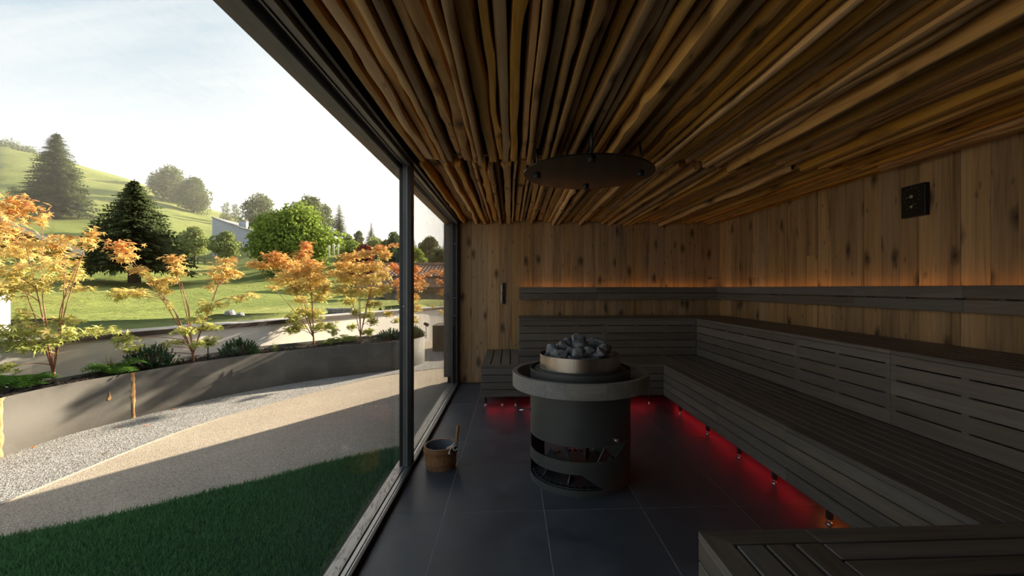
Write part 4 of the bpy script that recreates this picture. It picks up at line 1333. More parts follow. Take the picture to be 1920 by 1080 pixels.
RED, ORA, YEL, YGR, GRN = (.70, .27, .11), (.74, .43, .145), (.73, .55, .20), (.62, .56, .185), (.44, .47, .14)
def maple(label, base_px, D, clusters, top_y, low_y, seed, leaf=.052, dens=1.0, shift=0.0):
    rng = np.random.default_rng(seed); r2 = random.Random(seed)
    base = P(base_px[0], base_px[1], D); base.z = .43
    th = thing('maple_tree', label, 'tree', base, 'maples in the planter')
    C = []; Nn = []; Sz = []; Ti = []
    hubs = []
    stops = [GRN, YGR, YEL, ORA, RED]
    for cl in clusters:
        px, py, rx, ry = cl[:4]
        dd = cl[4] if len(cl) > 4 else r2.uniform(-.28, .28)
        c = P(px, py, D + dd)
        while c.z < WZ + .12 and wall_gap(c)[0][0] > -.20 and dd > -1.6:
            dd -= .05; c = P(px, py, D + dd)
        m = (D + dd) / FPX
        ax, az = rx * m, ry * m; ay = min(.32, .75 * ax + .04)
        hubs.append(c)
        lpx = leaf / m
        n = int(dens * 3.6 * math.pi * rx * ry / (lpx * lpx * .62)) + 4
        # flattened layered pads
        g = rng.normal(0, .46, (n, 3)); g = np.clip(g, -1.0, 1.0)
        pts = np.array(c) + g * np.array([ax, ay, az])
        sd_, nr_ = wall_gap(pts)
        push = np.where((pts[:, 2] < WZ + .07) & (sd_ > -.10), sd_ + .10, 0)
        pts[:, :2] -= nr_ * push[:, None]
        C.append(pts)
        nn = rng.normal(0, .45, (n, 3)) + np.array([0, -.15, 1.0]); Nn.append(nn)
        Sz.append(leaf * rng.uniform(.7, 1.25, n))
        yy = CY - (pts[:, 2] - CAMZ) / m
        t = np.clip((low_y - yy) / (low_y - top_y) + rng.normal(0, .13, n) + shift - .10 + .12 * (g[:, 2] > .4), 0, .999) * 4
        i0 = t.astype(int); fr = (t - i0)[:, None]
        st = np.array(stops)
        cc = st[i0] * (1 - fr) + st[np.minimum(i0 + 1, 4)] * fr
        cc = cc * rng.uniform(.8, 1.15, (n, 1))
        Ti.append(np.concatenate([cc, np.ones((n, 1))], 1))
    V, F, T = leaf_cloud(np.concatenate(C), np.concatenate(Nn), np.concatenate(Sz), np.concatenate(Ti), rng)
    o = quick_mesh('foliage', V, F, M_MAPLE, th, T=T); o['kind'] = 'stuff'
    # stems: a few leaders from the base, side branches to every pad
    hubs.sort(key=lambda h: h.z)
    tops = sorted(hubs, key=lambda h: -h.z)[:max(2, len(hubs) // 4)]
    leaders = []
    fork = base + Vector((0, 0, .10 + .05 * r2.random()))
    mb = MB(); mb.tube([base - Vector((0, 0, .04)), base + Vector((.004, 0, .04)), fork], [.020, .017, .015], 8)
    mb.build('trunk', M_STEM, th)
    for t in tops:
        mid = fork.lerp(t, .45) + Vector((r2.uniform(-.06, .06), r2.uniform(-.05, .05), .10))
        q = smooth_curve([tuple(fork - Vector((0, 0, .02))), tuple(fork.lerp(mid, .5) + Vector((0, 0, .02))), tuple(mid), tuple(t)], 4)
        rr = [.0085 - .0065 * i / (len(q) - 1) for i in range(len(q))]
        MB().tube(q, rr, 6).build('stem', M_STEM, th)
        leaders.append(q)
    for h in hubs:
        if h in tops: continue
        best = None
        for q in leaders:
            for i, p in enumerate(q[:-1]):
                dz = h.z - p.z
                cost = (h - p).length + (.6 if dz < .03 else 0)
                if best is None or cost < best[0]: best = (cost, p, i / len(q))
        p = best[1]
        mid = p.lerp(h, .5) + Vector((r2.uniform(-.02, .02), r2.uniform(-.02, .02), .03))
        q = smooth_curve([tuple(p), tuple(mid), tuple(h)], 4)
        MB().tube(q, [.0058 - .004 * i / (len(q) - 1) for i in range(len(q))], 5).build('branch', M_STEM, th)
    return th

maple('many-stemmed maple with tall orange crown beside the white pillar', (100, 706), 4.42,
      [(30, 385, 42, 24), (8, 425, 32, 26), (80, 415, 8, 16), (66, 456, 46, 11), (122, 448, 28, 7), (162, 455, 12, 15), (172, 438, 10, 14), (35, 470, 55, 20), (15, 510, 40, 24),
       (95, 498, 38, 14), (125, 520, 34, 12), (60, 535, 40, 16), (145, 542, 22, 8), (15, 545, 30, 16), (110, 475, 6, 30), (145, 490, 8, 24),
       (60, 620, 24, 16), (30, 645, 30, 18), (100, 635, 30, 12), (70, 650, 26, 10), (135, 625, 26, 12), (125, 600, 30, 10), (170, 622, 30, 9), (205, 618, 20, 7), (12, 625, 22, 22), (10, 690, 20, 14), (45, 590, 16, 14)], 360, 700, 1, .056, .95, -.08)
maple('slender airy maple with wide gaps between its pads, behind two dwarf pines', (362, 679), 5.45,
      [(228, 462, 22, 14), (236, 482, 18, 10), (256, 505, 14, 8), (272, 512, 8, 8), (240, 548, 26, 10), (222, 555, 14, 9), (262, 552, 16, 9), (285, 525, 10, 8), (300, 535, 14, 8), (330, 490, 14, 12), (318, 485, 10, 8),
       (330, 510, 16, 12), (315, 525, 18, 10), (310, 545, 14, 8), (420, 505, 24, 12), (410, 520, 20, 10), (440, 515, 16, 7), (395, 538, 7, 7), (425, 487, 16, 6), (385, 575, 12, 14), (370, 600, 16, 8), (345, 620, 24, 8), (395, 612, 20, 8), (325, 642, 18, 6),
       (236, 636, 18, 10), (250, 655, 18, 10), (268, 668, 8, 6), (400, 640, 12, 10), (445, 560, 22, 6), (470, 553, 14, 5), (415, 572, 12, 7), (370, 645, 14, 8), (318, 575, 6, 8)], 450, 670, 2, .055, 1.25, -.12)
maple('bushy maple with a flat red-orange crown, next to the airy one', (588, 646), 7.35,
      [(478, 496, 16, 8), (495, 498, 14, 8), (505, 482, 14, 8), (520, 478, 16, 8), (530, 492, 20, 10), (575, 462, 12, 9), (568, 480, 18, 10), (545, 500, 30, 12), (585, 500, 24, 14), (560, 515, 36, 14), (595, 525, 22, 14), (530, 525, 24, 10), (512, 538, 12, 5),
       (575, 540, 32, 10), (610, 540, 12, 12), (550, 545, 16, 8), (600, 558, 18, 9), (565, 562, 16, 8), (570, 585, 20, 10), (550, 595, 14, 10), (590, 590, 16, 10), (545, 618, 12, 8), (560, 612, 14, 8), (598, 612, 16, 8), (618, 612, 12, 8), (626, 622, 8, 7)], 455, 640, 3, .052, 1.7, -.05)
maple('bushy yellow-green maple with red stems next to the dwarf pine by the mullion', (676, 641), 7.6,
      [(655, 482, 20, 8), (685, 476, 20, 8), (712, 466, 14, 8), (722, 478, 12, 9), (737, 460, 9, 4), (640, 498, 14, 8), (665, 502, 26, 10), (700, 500, 26, 10), (622, 512, 10, 6), (640, 515, 14, 7), (655, 525, 22, 10), (690, 525, 26, 12), (720, 515, 12, 8),
       (640, 545, 14, 8), (665, 548, 20, 9), (700, 548, 22, 9), (722, 540, 14, 7), (655, 565, 14, 7), (700, 570, 16, 7), (690, 590, 14, 7), (665, 585, 8, 8), (700, 602, 10, 8), (660, 612, 8, 7), (690, 622, 14, 7)], 455, 645, 4, .050, 1.8, -.14)
maple('young orange maple partly hidden behind the window mullion', (764, 634), 8.1,
      [(738, 500, 12, 8), (748, 508, 10, 8), (780, 505, 9, 8), (785, 522, 12, 9), (765, 520, 14, 10), (745, 530, 12, 8), (782, 538, 13, 8), (795, 533, 9, 5), (760, 545, 12, 8), (778, 558, 10, 8), (750, 555, 6, 12), (782, 578, 9, 7), (726, 588, 10, 6), (745, 600, 10, 5), (778, 600, 7, 8)], 490, 640, 5, .050, 1.4, .12)
maple('thin maple twigs in front of the tiled roof beside the window jamb', (838, 632), 9.3,
      [(802, 514, 10, 4), (818, 509, 14, 4), (832, 514, 10, 5), (828, 530, 8, 6), (822, 525, 6, 4), (838, 545, 10, 8), (828, 548, 6, 6), (812, 574, 5, 4), (828, 585, 7, 5), (846, 525, 14, 10), (850, 560, 12, 10)], 495, 640, 6, .045, .8, .15)

def dwarf_pine(label, px, py, D, w, h, seed):
    rng = np.random.default_rng(seed)
    b = P(px, py, D); b.z = .44
    th = thing('dwarf_pine', label, 'shrub', b, 'dwarf pines in the planter')
    V = []; F = []
    n = 190
    mbw = MB()
    for i in range(n):
        a = rng.uniform(0, 2 * math.pi); u = rng.random()
        el = math.asin(min(1, u ** .8))
        rr = rng.uniform(.62, 1.0)
        d = np.array([math.cos(a) * math.cos(el) * w, math.sin(a) * math.cos(el) * w * .8, math.sin(el) * h])
        tip0 = np.array(b) + d * rr
        ax = d / np.linalg.norm(d) * .5 + np.array([0, 0, .75]) + rng.normal(0, .18, 3); ax /= np.linalg.norm(ax)
        L_ = rng.uniform(.045, .075) * (h / .2) ** .5
        if i % 3 == 0: mbw.tube([tuple(b), tuple(np.array(b) + d * rr * .5), tuple(tip0 + ax * L_ * .4)], [.009, .006, .003], 5)
        for k in range(46):
            t = rng.random()
            s = tip0 + ax * L_ * t
            th_ = rng.uniform(0, 2 * math.pi)
            o = np.cross(ax, [math.cos(th_), math.sin(th_), .31]); o /= np.linalg.norm(o)
            nd = o * .75 + ax * .8
            ln = rng.uniform(.016, .028)
            wv = np.cross(nd, ax); wv = wv / np.linalg.norm(wv) * .0034
            j = len(V)
            V += [s - wv, s + wv, s + nd * ln]
            F.append((j, j + 1, j + 2))
    o = quick_mesh('needles', np.array(V), np.array(F), M_PINE, th); o['kind'] = 'stuff'
    mbw.build('twigs', M_TRUNK, th)
dwarf_pine('broad dark green dwarf pine behind the fern', 284, 690, 5.05, .27, .25, 31)
dwarf_pine('low round dark green dwarf pine between the airy and the bushy maple', 450, 668, 5.95, .25, .22, 32)
dwarf_pine('dark green dwarf pine at the rounded end of the planter', 733, 632, 7.95, .26, .17, 33)
dwarf_pine('small dark green dwarf pine beside the garden spotlight', 778, 628, 8.2, .17, .19, 34)

def fern(label, px, py, D, n, ln, seed, mat=M_FERN, up=.5):
    rng = random.Random(seed)
    b = P(px, py, D); b.z = .44
    th = thing('fern', label, 'fern', b, 'ferns in the planter')
    for i in range(n):
        a = 2 * math.pi * i / n + rng.uniform(-.3, .3)
        L_ = ln * rng.uniform(.7, 1.1); el = up * rng.uniform(.7, 1.3)
        d = Vector((math.cos(a), math.sin(a), 0))
        while wall_gap(b + d * (L_ + ln * .22))[0][0] > -.04 and L_ > .05: L_ *= .9
        pts = [b + d * (L_ * t) + Vector((0, 0, L_ * (el * math.sin(math.pi * t * .75)))) for t in [k / 12 for k in range(13)]]
        mb = MB(); mb.tube(pts, [.003 - .002 * k / 12 for k in range(13)], 4, cap=False)
        for k in range(1, 13):
            p = pts[k]; w = ln * .30 * math.sin(math.pi * min(1, (k + 1.2) / 14)) + .006
            t = (pts[k] - pts[k - 1]).normalized(); sd = t.cross(Vector((0, 0, 1))).normalized()
            for s in (-1, 1):
                q = p + sd * s * w + t * w * .45 - Vector((0, 0, w * .25))
                mb.add([p - t * .006, p + t * .008, q + t * .004, q - t * .004, (p + q) / 2 + t * .011], [(0, 1, 4), (1, 2, 4), (0, 4, 2, 3)] if s > 0 else [(0, 4, 1), (1, 4, 2), (0, 3, 2, 4)])
        mb.build('frond', mat, th)
fern('green fern arching over the planter edge next to the rusty seam', 215, 702, 4.66, 13, .30, 41)
fern('leafy light green fern at the foot of the tall orange maple', 40, 738, 4.05, 15, .28, 42)
fern('second leafy fern crowding the foot of the tall orange maple', -38, 742, 3.86, 13, .24, 45)
fern('light green fern between the bushy maple and the yellow-green maple', 650, 648, 7.35, 13, .24, 43, M_GREENY)
fern('small pale fern at the foot of the bushy red-orange maple', 620, 650, 7.15, 10, .18, 44, M_GREENY)

def grass_tuft(label, px, py, D, n, h, seed):
    rng = random.Random(seed)
    b = P(px, py, D); b.z = .44
    th = thing('grass_tuft', label, 'grass', b, 'grass tufts in the planter')
    for i in range(n):
        a = rng.uniform(0, 6.28); d = Vector((math.cos(a), math.sin(a), 0)); sp = rng.uniform(.1, .5)
        hh = h * rng.uniform(.6, 1.1); w = .004
        s = Vector((-d.y, d.x, 0)) * w
        p0 = b + d * .012; p1 = b + d * (hh * sp * .5) + Vector((0, 0, hh * .62)); p2 = b + d * (hh * sp * 1.3) + Vector((0, 0, hh))
        MB().add([p0 - s, p0 + s, p1 + s, p1 - s, p2], [(0, 1, 2, 3), (3, 2, 4)]).build('blade', M_GREENY, th)
grass_tuft('thin pale grass tuft between a dwarf pine and the bushy maple', 516, 662, 6.25, 22, .17, 51)
grass_tuft('thin dark grass tuft rising behind the fern', 205, 696, 4.76, 20, .20, 52)

def spotlight(label, px, py, D, h, face):
    b = P(px, py, D); b.z = .43
    th = thing('garden_spotlight', label, 'spotlight', b, 'garden spotlights')
    MB().tube([b, b + Vector((0, 0, h))], .007, 8).build('stake', M_STEELB, th)
    c = b + Vector((0, 0, h)); f = Vector(face).normalized()
    hd = MB().tube([c - f * .045, c - f * .03, c + f * .035, c + f * .05], [.018, .030, .034, .036], 14)
    hd.build('lamp_head', M_STEELB, th)
    MB().tube([c + f * .048, c + f * .051], .028, 14).build('lens', M_GRIP, th)
    MB().box(c.x - .004, c.x + .004, c.y - .02, c.y + .02, c.z - .05, c.z - .0, .001).build('hinge', M_STEELB, th)
spotlight('black garden spotlight on a stake beside the airy maple', 390, 676, 5.5, .285, (.5, -.3, -.5))
spotlight('black garden spotlight on a stake at the rounded planter end', 799, 626, 8.25, .275, (.85, -.2, -.35))

# dark steel box by the far wall
q = G(811, 658, 0)
th = thing('steel_box', 'weathered grey steel box standing against the far garden wall', 'box', (q.x + .6, q.y + .35, -.012))
bx('box_body', M_PLANTER, th, q.x, q.x + 1.25, q.y, q.y + .75, -.012, .56, .004)
bx('box_lid', M_COPE, th, q.x - .004, q.x + 1.254, q.y - .004, q.y + .754, .56, .567, .001)

# fallen leaves on the gravel
rng = np.random.default_rng(77)
for i, (px, py) in enumerate(((219, 801), (63, 838), (198, 850), (275, 797), (325, 767), (160, 712))):
    q = G(px, py, -.002) if py > 740 else G(px, py, .47)
    V, F, T = leaf_cloud(np.array([[q.x, q.y, q.z + .004]]), np.array([[rng.normal(0, .1), rng.normal(0, .1), 1.]]), np.array([.035]), np.array([[.65, .20 + .05 * (i % 3), .05, 1]]), rng)
    o = quick_mesh('fallen_leaf', V, F, M_MAPLE, T=T)
    if py > 740: tag(o, 'small orange maple leaf fallen on the grey gravel', 'leaf', 'fallen leaves on the gravel')
    else: tag(o, 'small orange maple leaf fallen on the dark planter soil', 'leaf')

# white rendered pillar at the left end of the wall
q = P(-30, 640, 5.9)
tag(MB().box(q.x - .75, q.x + .08, q.y - .25, q.y + .25, -.01, 1.36, .01).build('garden_pillar', M_RENDER), 'white rendered pillar at the end of the garden wall', 'pillar')

# ================================================================== TREES ON THE HILLSIDE
def blob_tree(name, label, px, D, ytop, ybase, hw, mat, seed, n=4200, group=None, trunk=.04, lsz=None, blobs=18, squash=1.0):
    rng = np.random.default_rng(seed)
    g = ground_at(px, D); m = D / FPX
    zt = CAMZ + (CY - ytop) * m; zb = g.z - .1
    base = Vector((g.x, g.y, zb - .1))
    th = thing(name, label, 'tree', base, group)
    w = hw * m * 1.1; h = zt - zb
    cz0 = zb + h * trunk
    C = []
    for i in range(blobs):
        a = 2 * math.pi * i / blobs * 2.4 + rng.uniform(-.4, .4); u = (i + .5) / blobs
        prof = math.sin(math.pi * (0.15 + .80 * u)) ** .8
        rad = w * rng.uniform(.34, .50) * (1.08 - .35 * u)
        off = max(0, w * prof - rad) * rng.uniform(.75, 1.12)
        C.append((base.x + off * math.cos(a), base.y + off * math.sin(a), cz0 + rad * .7 + (h * (1 - trunk) - rad * 1.7) * u, rad))
    for q in range(5):
        C.append((base.x + rng.uniform(-.15, .15) * w, base.y + rng.uniform(-.15, .15) * w, cz0 + h * (1 - trunk) * (.16 + .15 * q), w * (.62 - .05 * q)))
    C = np.array(C)
    wts = C[:, 3] ** 2; wts /= wts.sum()
    n = int(n * 1.5)
    idx = rng.choice(len(C), n, p=wts)
    d = rng.normal(0, 1, (n, 3)); d /= np.linalg.norm(d, axis=1, keepdims=True)
    bump = 1 + .22 * np.sin(d[:, 0] * 7 + idx) * np.sin(d[:, 1] * 6 + idx * 2) * np.sin(d[:, 2] * 8)
    r = C[idx, 3] * (rng.uniform(.72, 1.06, n)) * bump
    pts = C[idx, :3] + d * r[:, None] * np.array([1, 1, .88 * squash])
    s = (lsz or max(.13, w * .048)) * rng.uniform(.6, 1.3, n)
    nn = d + rng.normal(0, .55, (n, 3)); nn /= np.linalg.norm(nn, axis=1, keepdims=True)
    t = np.cross(nn, rng.normal(0, 1, (n, 3))); t /= np.linalg.norm(t, axis=1, keepdims=True); b = np.cross(nn, t)
    V = np.stack([pts - t * s[:, None], pts + b * s[:, None] * .7, pts + t * s[:, None], pts - b * s[:, None] * .7], 1).reshape(-1, 3)
    F = np.arange(n * 4).reshape(-1, 4)
    o = quick_mesh('crown', V, F, mat, th); o['kind'] = 'stuff'
    rt = max(.06, w * .055)
    MB().tube([base, Vector((base.x + .05 * w, base.y, cz0)), Vector((base.x, base.y, cz0 + h * .4))], [rt * 1.3, rt, rt * .5], 8).build('trunk', M_TRUNK, th)
    return th

def conifer(name, label, px, D, ytop, ybase, hw, seed, mat=M_CONI, levels=30, per=15, group=None, bare=.04, ragged=.3, shape=.9):
    rng = np.random.default_rng(seed)
    g = ground_at(px, D); m = D / FPX
    zt = CAMZ + (CY - ytop) * m; zb = CAMZ + (CY - ybase) * m
    base = Vector((g.x, g.y, min(g.z, zb) - .15))
    th = thing(name, label, 'tree', base, group)
    w = hw * m; h = zt - zb
    V = []; F = []
    for l in range(levels):
        u = (l + .5) / levels
        z = zb + h * (bare + (1 - bare) * u)
        rad = w * (1 - u) ** shape * (.75 + .25 * math.sin(min(1, u * 6 + .5) * 1.57)) + w * .035
        k = max(5, int(per * (1 - .55 * u)))
        for i in range(k):
            a = rng.uniform(0, 2 * math.pi); L_ = rad * rng.uniform(1 - ragged, 1.08)
            d = np.array([math.cos(a), math.sin(a), 0]); sd = np.array([-d[1], d[0], 0])
            droop = rng.uniform(.10, .34) * L_
            nseg = 9
            for q in range(nseg):
                t0 = (q + .15) / nseg; 
                c0 = np.array([base.x, base.y, z]) + d * L_ * t0 + np.array([0, 0, L_ * .10 * t0 - droop * t0 * t0])
                ww = max(.05 * w, L_ * .15) * (1.15 - .6 * t0) * rng.uniform(.6, 1.3)
                tip = c0 + d * max(L_ * .16, ww) + sd * ww * rng.uniform(-.5, .5) + np.array([0, 0, -ww * rng.uniform(.1, .7)])
                j = len(V)
                V += [c0 - sd * ww * .5 + np.array([0, 0, -ww * .35 * rng.random()]), c0 + sd * ww * .5 + np.array([0, 0, -ww * .35 * rng.random()]), tip]
                F.append((j, j + 1, j + 2))
                hang = c0 + np.array([0, 0, -ww * rng.uniform(.5, 1.0)]) + sd * ww * rng.uniform(-.4, .4)
                j = len(V); V += [c0 - d * ww * .35, c0 + d * ww * .4, hang]; F.append((j, j + 1, j + 2))
    o = quick_mesh('needle_branches', np.array(V), np.array(F), mat, th); o['kind'] = 'stuff'
    MB().tube([base, Vector((base.x, base.y, zb + h * .5)), Vector((base.x, base.y, zt + h * .015))], [w * .10, w * .055, w * .006], 8).build('trunk', M_TRUNK, th)
    return th

conifer('spruce_tree', 'tall dark spruce high on the meadow left of the crest grove', 106, 78, 250, 403, 58, 61, levels=54, per=44, shape=.66, ragged=.45, group='hillside conifers')
conifer('spruce_tree', 'broad dark spruce on the lower meadow with a bare trunk foot', 252, 32, 338, 516, 98, 62, levels=54, per=52, shape=.78, bare=.09, ragged=.5, group='hillside conifers')
conifer('spruce_tree', 'slim dark conifer behind the large bright green tree', 636, 60, 383, 446, 17, 63, levels=34, per=22, shape=.55, group='hillside conifers')
conifer('spruce_tree', 'small pointed spruce standing against the sky above the tiled roof', 696, 62, 416, 458, 13, 64, levels=30, per=20, shape=.8, group='hillside conifers')
conifer('spruce_tree', 'dark spruce beyond the tiled roof beside the window jamb', 836, 58, 440, 510, 22, 65, levels=32, per=22, shape=.8, group='hillside conifers')
conifer('spruce_tree', 'pointed dark spruce beyond the tiled roof, next to rounded trees', 776, 46, 448, 512, 20, 66, levels=32, per=22, shape=.8, group='hillside conifers')
BT = 'broadleaf trees on the hill'
blob_tree('broadleaf_tree', 'taller rounded tree of the grove on the bare hill crest', 322, 122, 308, 372, 34, M_GREEND, 71, group=BT)
blob_tree('broadleaf_tree', 'right-hand lower tree of the grove on the bare hill crest', 362, 118, 328, 386, 33, M_GREEND, 72, group=BT)
blob_tree('broadleaf_tree', 'left small tree of the grove on the bare hill crest', 298, 134, 322, 352, 20, M_GREEND, 73, 2200, group=BT)
blob_tree('broadleaf_tree', 'pair-topped small tree alone on the skyline above the grey house', 424, 112, 374, 402, 12, M_GREEND, 74, 900, group=BT, blobs=5)
blob_tree('broadleaf_tree', 'small tree on the skyline touching the dark rounded wood', 441, 118, 378, 402, 11, M_GREEND, 75, 900, group=BT, blobs=5)
blob_tree('broadleaf_tree', 'dark rounded tree behind the grey house chimneys', 488, 88, 359, 425, 38, M_GREEND, 76, group=BT)
blob_tree('broadleaf_tree', 'large bright green tree beside the grey house', 548, 40, 380, 522, 82, M_GREENB, 77, 15000, group=BT, blobs=22, trunk=.04, lsz=.15)
blob_tree('broadleaf_tree', 'tall dark tree behind the large bright green one', 578, 66, 362, 445, 40, M_GREEND, 78, 5000, group=BT)
blob_tree('broadleaf_tree', 'dark tree between the large bright green one and the slim conifer', 607, 74, 378, 450, 24, M_GREEND, 79, 3000, group=BT)
blob_tree('broadleaf_tree', 'bright green bush under the slim conifer', 612, 54, 440, 515, 26, M_GREENB, 80, 3500, group=BT, trunk=.03)
blob_tree('broadleaf_tree', 'green bush right of the slim conifer', 650, 50, 436, 480, 20, M_GREENY, 81, 2400, group=BT, trunk=.03)
blob_tree('broadleaf_tree', 'small round tree beside the small pointed spruce', 672, 60, 430, 456, 13, M_GREEND, 82, 1200, group=BT, blobs=6)
blob_tree('broadleaf_tree', 'low purple-leaved tree behind the yellow-green maple', 684, 34, 455, 500, 30, M_REDL, 83, 3200, group=BT, trunk=.05)
blob_tree('broadleaf_tree', 'green tree beside the window mullion above the tiled roof', 738, 46, 432, 510, 27, M_GREEND, 84, 3500, group=BT)
blob_tree('broadleaf_tree', 'tall rounded tree between two spruces beyond the tiled roof', 806, 48, 440, 512, 27, M_GREEND, 85, 4000, group=BT)
blob_tree('broadleaf_tree', 'broad leafy tree just behind the ridge of the tiled roof', 778, 42, 462, 520, 26, M_GREENB, 86, 3500, group=BT)
blob_tree('broadleaf_tree', 'hidden lower tree behind the ridge beside the window jamb', 826, 37, 465, 520, 24, M_GREEND, 87, 3500, group=BT)
blob_tree('broadleaf_tree', 'loose pale tree in front of the end wall of the grey house', 364, 49, 420, 494, 27, M_GREENY, 88, 3200, group=BT, trunk=.30, squash=.8)
blob_tree('broadleaf_tree', 'loose pale tree in front of the long wall of the grey house', 424, 47, 430, 498, 27, M_GREENY, 89, 3200, group=BT, trunk=.32, squash=.8)
blob_tree('broadleaf_tree', 'green bush at the foot of the small pointed spruce', 704, 54, 444, 480, 26, M_GREENY, 111, 2400, group=BT, trunk=.03)
blob_tree('broadleaf_tree', 'dark hedge bush left of the small round tree', 660, 46, 448, 490, 26, M_GREENB, 112, 2400, group=BT, trunk=.03)
blob_tree('broadleaf_tree', 'small dark bush on the slope left of the tall spruce', 28, 80, 345, 365, 16, M_GREEND, 90, 1200, group=BT, trunk=.02, blobs=6)
for i, (px, y, hw) in enumerate(((15, 274, 24), (52, 284, 20), (92, 296, 14))):
    blob_tree('hedge_bush', 'low scrub along the hill crest beyond the tall spruce', px, 136, y - 2, y + 8, hw, M_GREEND, 95 + i, 900, group='scrub on the crest', trunk=.02, blobs=6)

# ================================================================== BUILDINGS BEYOND THE GARDEN
def slab(pts, t):                    # thick plate from 4 corner points (top side), thickness downwards
    v = [Vector(p) for p in pts] + [Vector(p) - Vector((0, 0, t)) for p in pts]
    return v, [(0, 1, 2, 3), (7, 6, 5, 4), (0, 4, 5, 1), (1, 5, 6, 2), (2, 6, 7, 3), (3, 7, 4, 0)]
def chalet():
    D = 17.0
    e = P(158, 470, D)
    rd = ray(158, CY); back = Vector((rd.x, rd.y, 0)).normalized()
    back = Matrix.Rotation(R(14), 3, 'Z') @ back * 9
    side = Vector((-back.y, back.x, 0)).normalized()
    r = e + side * 4.9 + Vector((0, 0, 2.35))
    th = thing('chalet', 'brown timber chalet with a wide grey roof and jutting purlins', 'building', (r.x, r.y + 3, .6))
    r2_ = r + (r - e); r2_.z = e.z
    for a, b in ((e, r), (r, r2_)):
        up = Vector((0, 0, .0))
        v, f = slab([a + up, b + up, b + back + up, a + back + up], .09)
        MB().add(v, f).build('roof_plane', M_ROOFG, th)
        v, f = slab([a + Vector((0, .03, -.09)), b + Vector((0, .03, -.09)), b + back - Vector((0, 0, .09)), a + back - Vector((0, 0, .09))], .05)
        MB().add(v, f).build('soffit', M_CHALET, th)
        off = -back.normalized() * .05
        v, f = slab([a + off + Vector((0, 0, -.06)), b + off + Vector((0, 0, -.06)), b + Vector((0, 0, -.06)), a + Vector((0, 0, -.06))], .17)
        MB().add(v, f).build('barge_board', plain('pale_barge_board', (.42, .36, .29), .8), th)
    # wall set back under the gable
    wb = back.normalized() * 1.3
    A = e.lerp(r, .52); B = r2_.lerp(r, .15)
    top = r + Vector((0, 0, -.15))
    def qd(p, z): return (p.x + wb.x, p.y + wb.y, z)
    vs = [qd(A, .4), qd(B, .4), qd(B, r2_.z + .1), qd(top, top.z), qd(A, A.z - .2)]
    vb = [(x + back.x * .8, y + back.y * .8, z) for x, y, z in vs]
    MB().add(vs + vb, [(0, 1, 2, 3, 4), (9, 8, 7, 6, 5), (0, 5, 6, 1), (1, 6, 7, 2), (4, 3, 8, 9), (0, 4, 9, 5), (2, 7, 8, 3)]).build('wall', M_CHALET, th)
    for t in (.06, .22, .40, .60, .80):
        p = e.lerp(r, t) + Vector((0, 0, -.32))
        q0 = p - back.normalized() * .0; q1 = p + back.normalized() * 1.4
        MB().tube([q0, q1], .13, 4, smooth=False).build('purlin', plain('pale_purlin', (.55, .49, .42), .8), th)
    for k in range(6):
        a = e.lerp(r, .03 + k * .16) + Vector((0, 0, .004)); b = a + back
        MB().tube([a, b], .018, 5).build('roof_batten', M_ROOFG, th)
chalet()

def grey_house():
    th_p = ground_at(430, 66)
    th = thing('grey_house', 'long pale grey house with flat sloping roof and three chimneys', 'building', th_p)
    a0, a1 = P(398, 472, 64), P(398, 408, 64)
    yw = P(398, 472, 64).y; rd = ray(492, CY); Db = yw / rd.y
    b0, b1 = P(492, 490, Db), P(492, 442, Db)
    n = Vector((0, 6, 0))
    a0.z -= 2; b0.z -= 3
    vs = [a0, b0, b1, a1] + [p + n for p in (a0, b0, b1, a1)]
    MB().add(vs, [(0, 1, 2, 3), (7, 6, 5, 4), (0, 4, 5, 1), (1, 5, 6, 2), (2, 6, 7, 3), (3, 7, 4, 0)]).build('wall', M_HOUSEG, th)
    n0 = n.normalized() * .25
    v, f = slab([a1 - n0 + Vector((0, 0, .14)), b1 - n0 + Vector((0, 0, .14)), b1 + n + Vector((0, 0, .14)), a1 + n + Vector((0, 0, .14))], .14)
    MB().add(v, f).build('roof', M_ROOFG, th)
    for t, w, h in ((.50, .55, 1.0), (.76, .35, .85), (.86, .32, .8)):
        p = a1.lerp(b1, t) + n * .25
        c = MB().box(p.x - w, p.x + w, p.y - .3, p.y + .3, p.z - .2, p.z + h, .01).build('chimney', M_HOUSEG, th)
        MB().box(p.x - w - .06, p.x + w + .06, p.y - .36, p.y + .36, p.z + h, p.z + h + .1, .01).build('chimney_cap', M_ROOFG, c)
    for t in (.30, .52, .70):
        p = a0.lerp(b0, t) + Vector((0, 0, 3.4)); q = a0.lerp(b0, t + .07) + Vector((0, 0, 3.4)); o = -n.normalized() * .05
        v = [p + o, q + o, q + o + Vector((0, 0, 1.1)), p + o + Vector((0, 0, 1.1))]
        v2 = [k - o * 2 for k in v]
        MB().add(v + v2, [(0, 1, 2, 3), (7, 6, 5, 4), (0, 4, 5, 1), (1, 5, 6, 2), (2, 6, 7, 3), (3, 7, 4, 0)]).build('window', M_PANE, th)
grey_house()

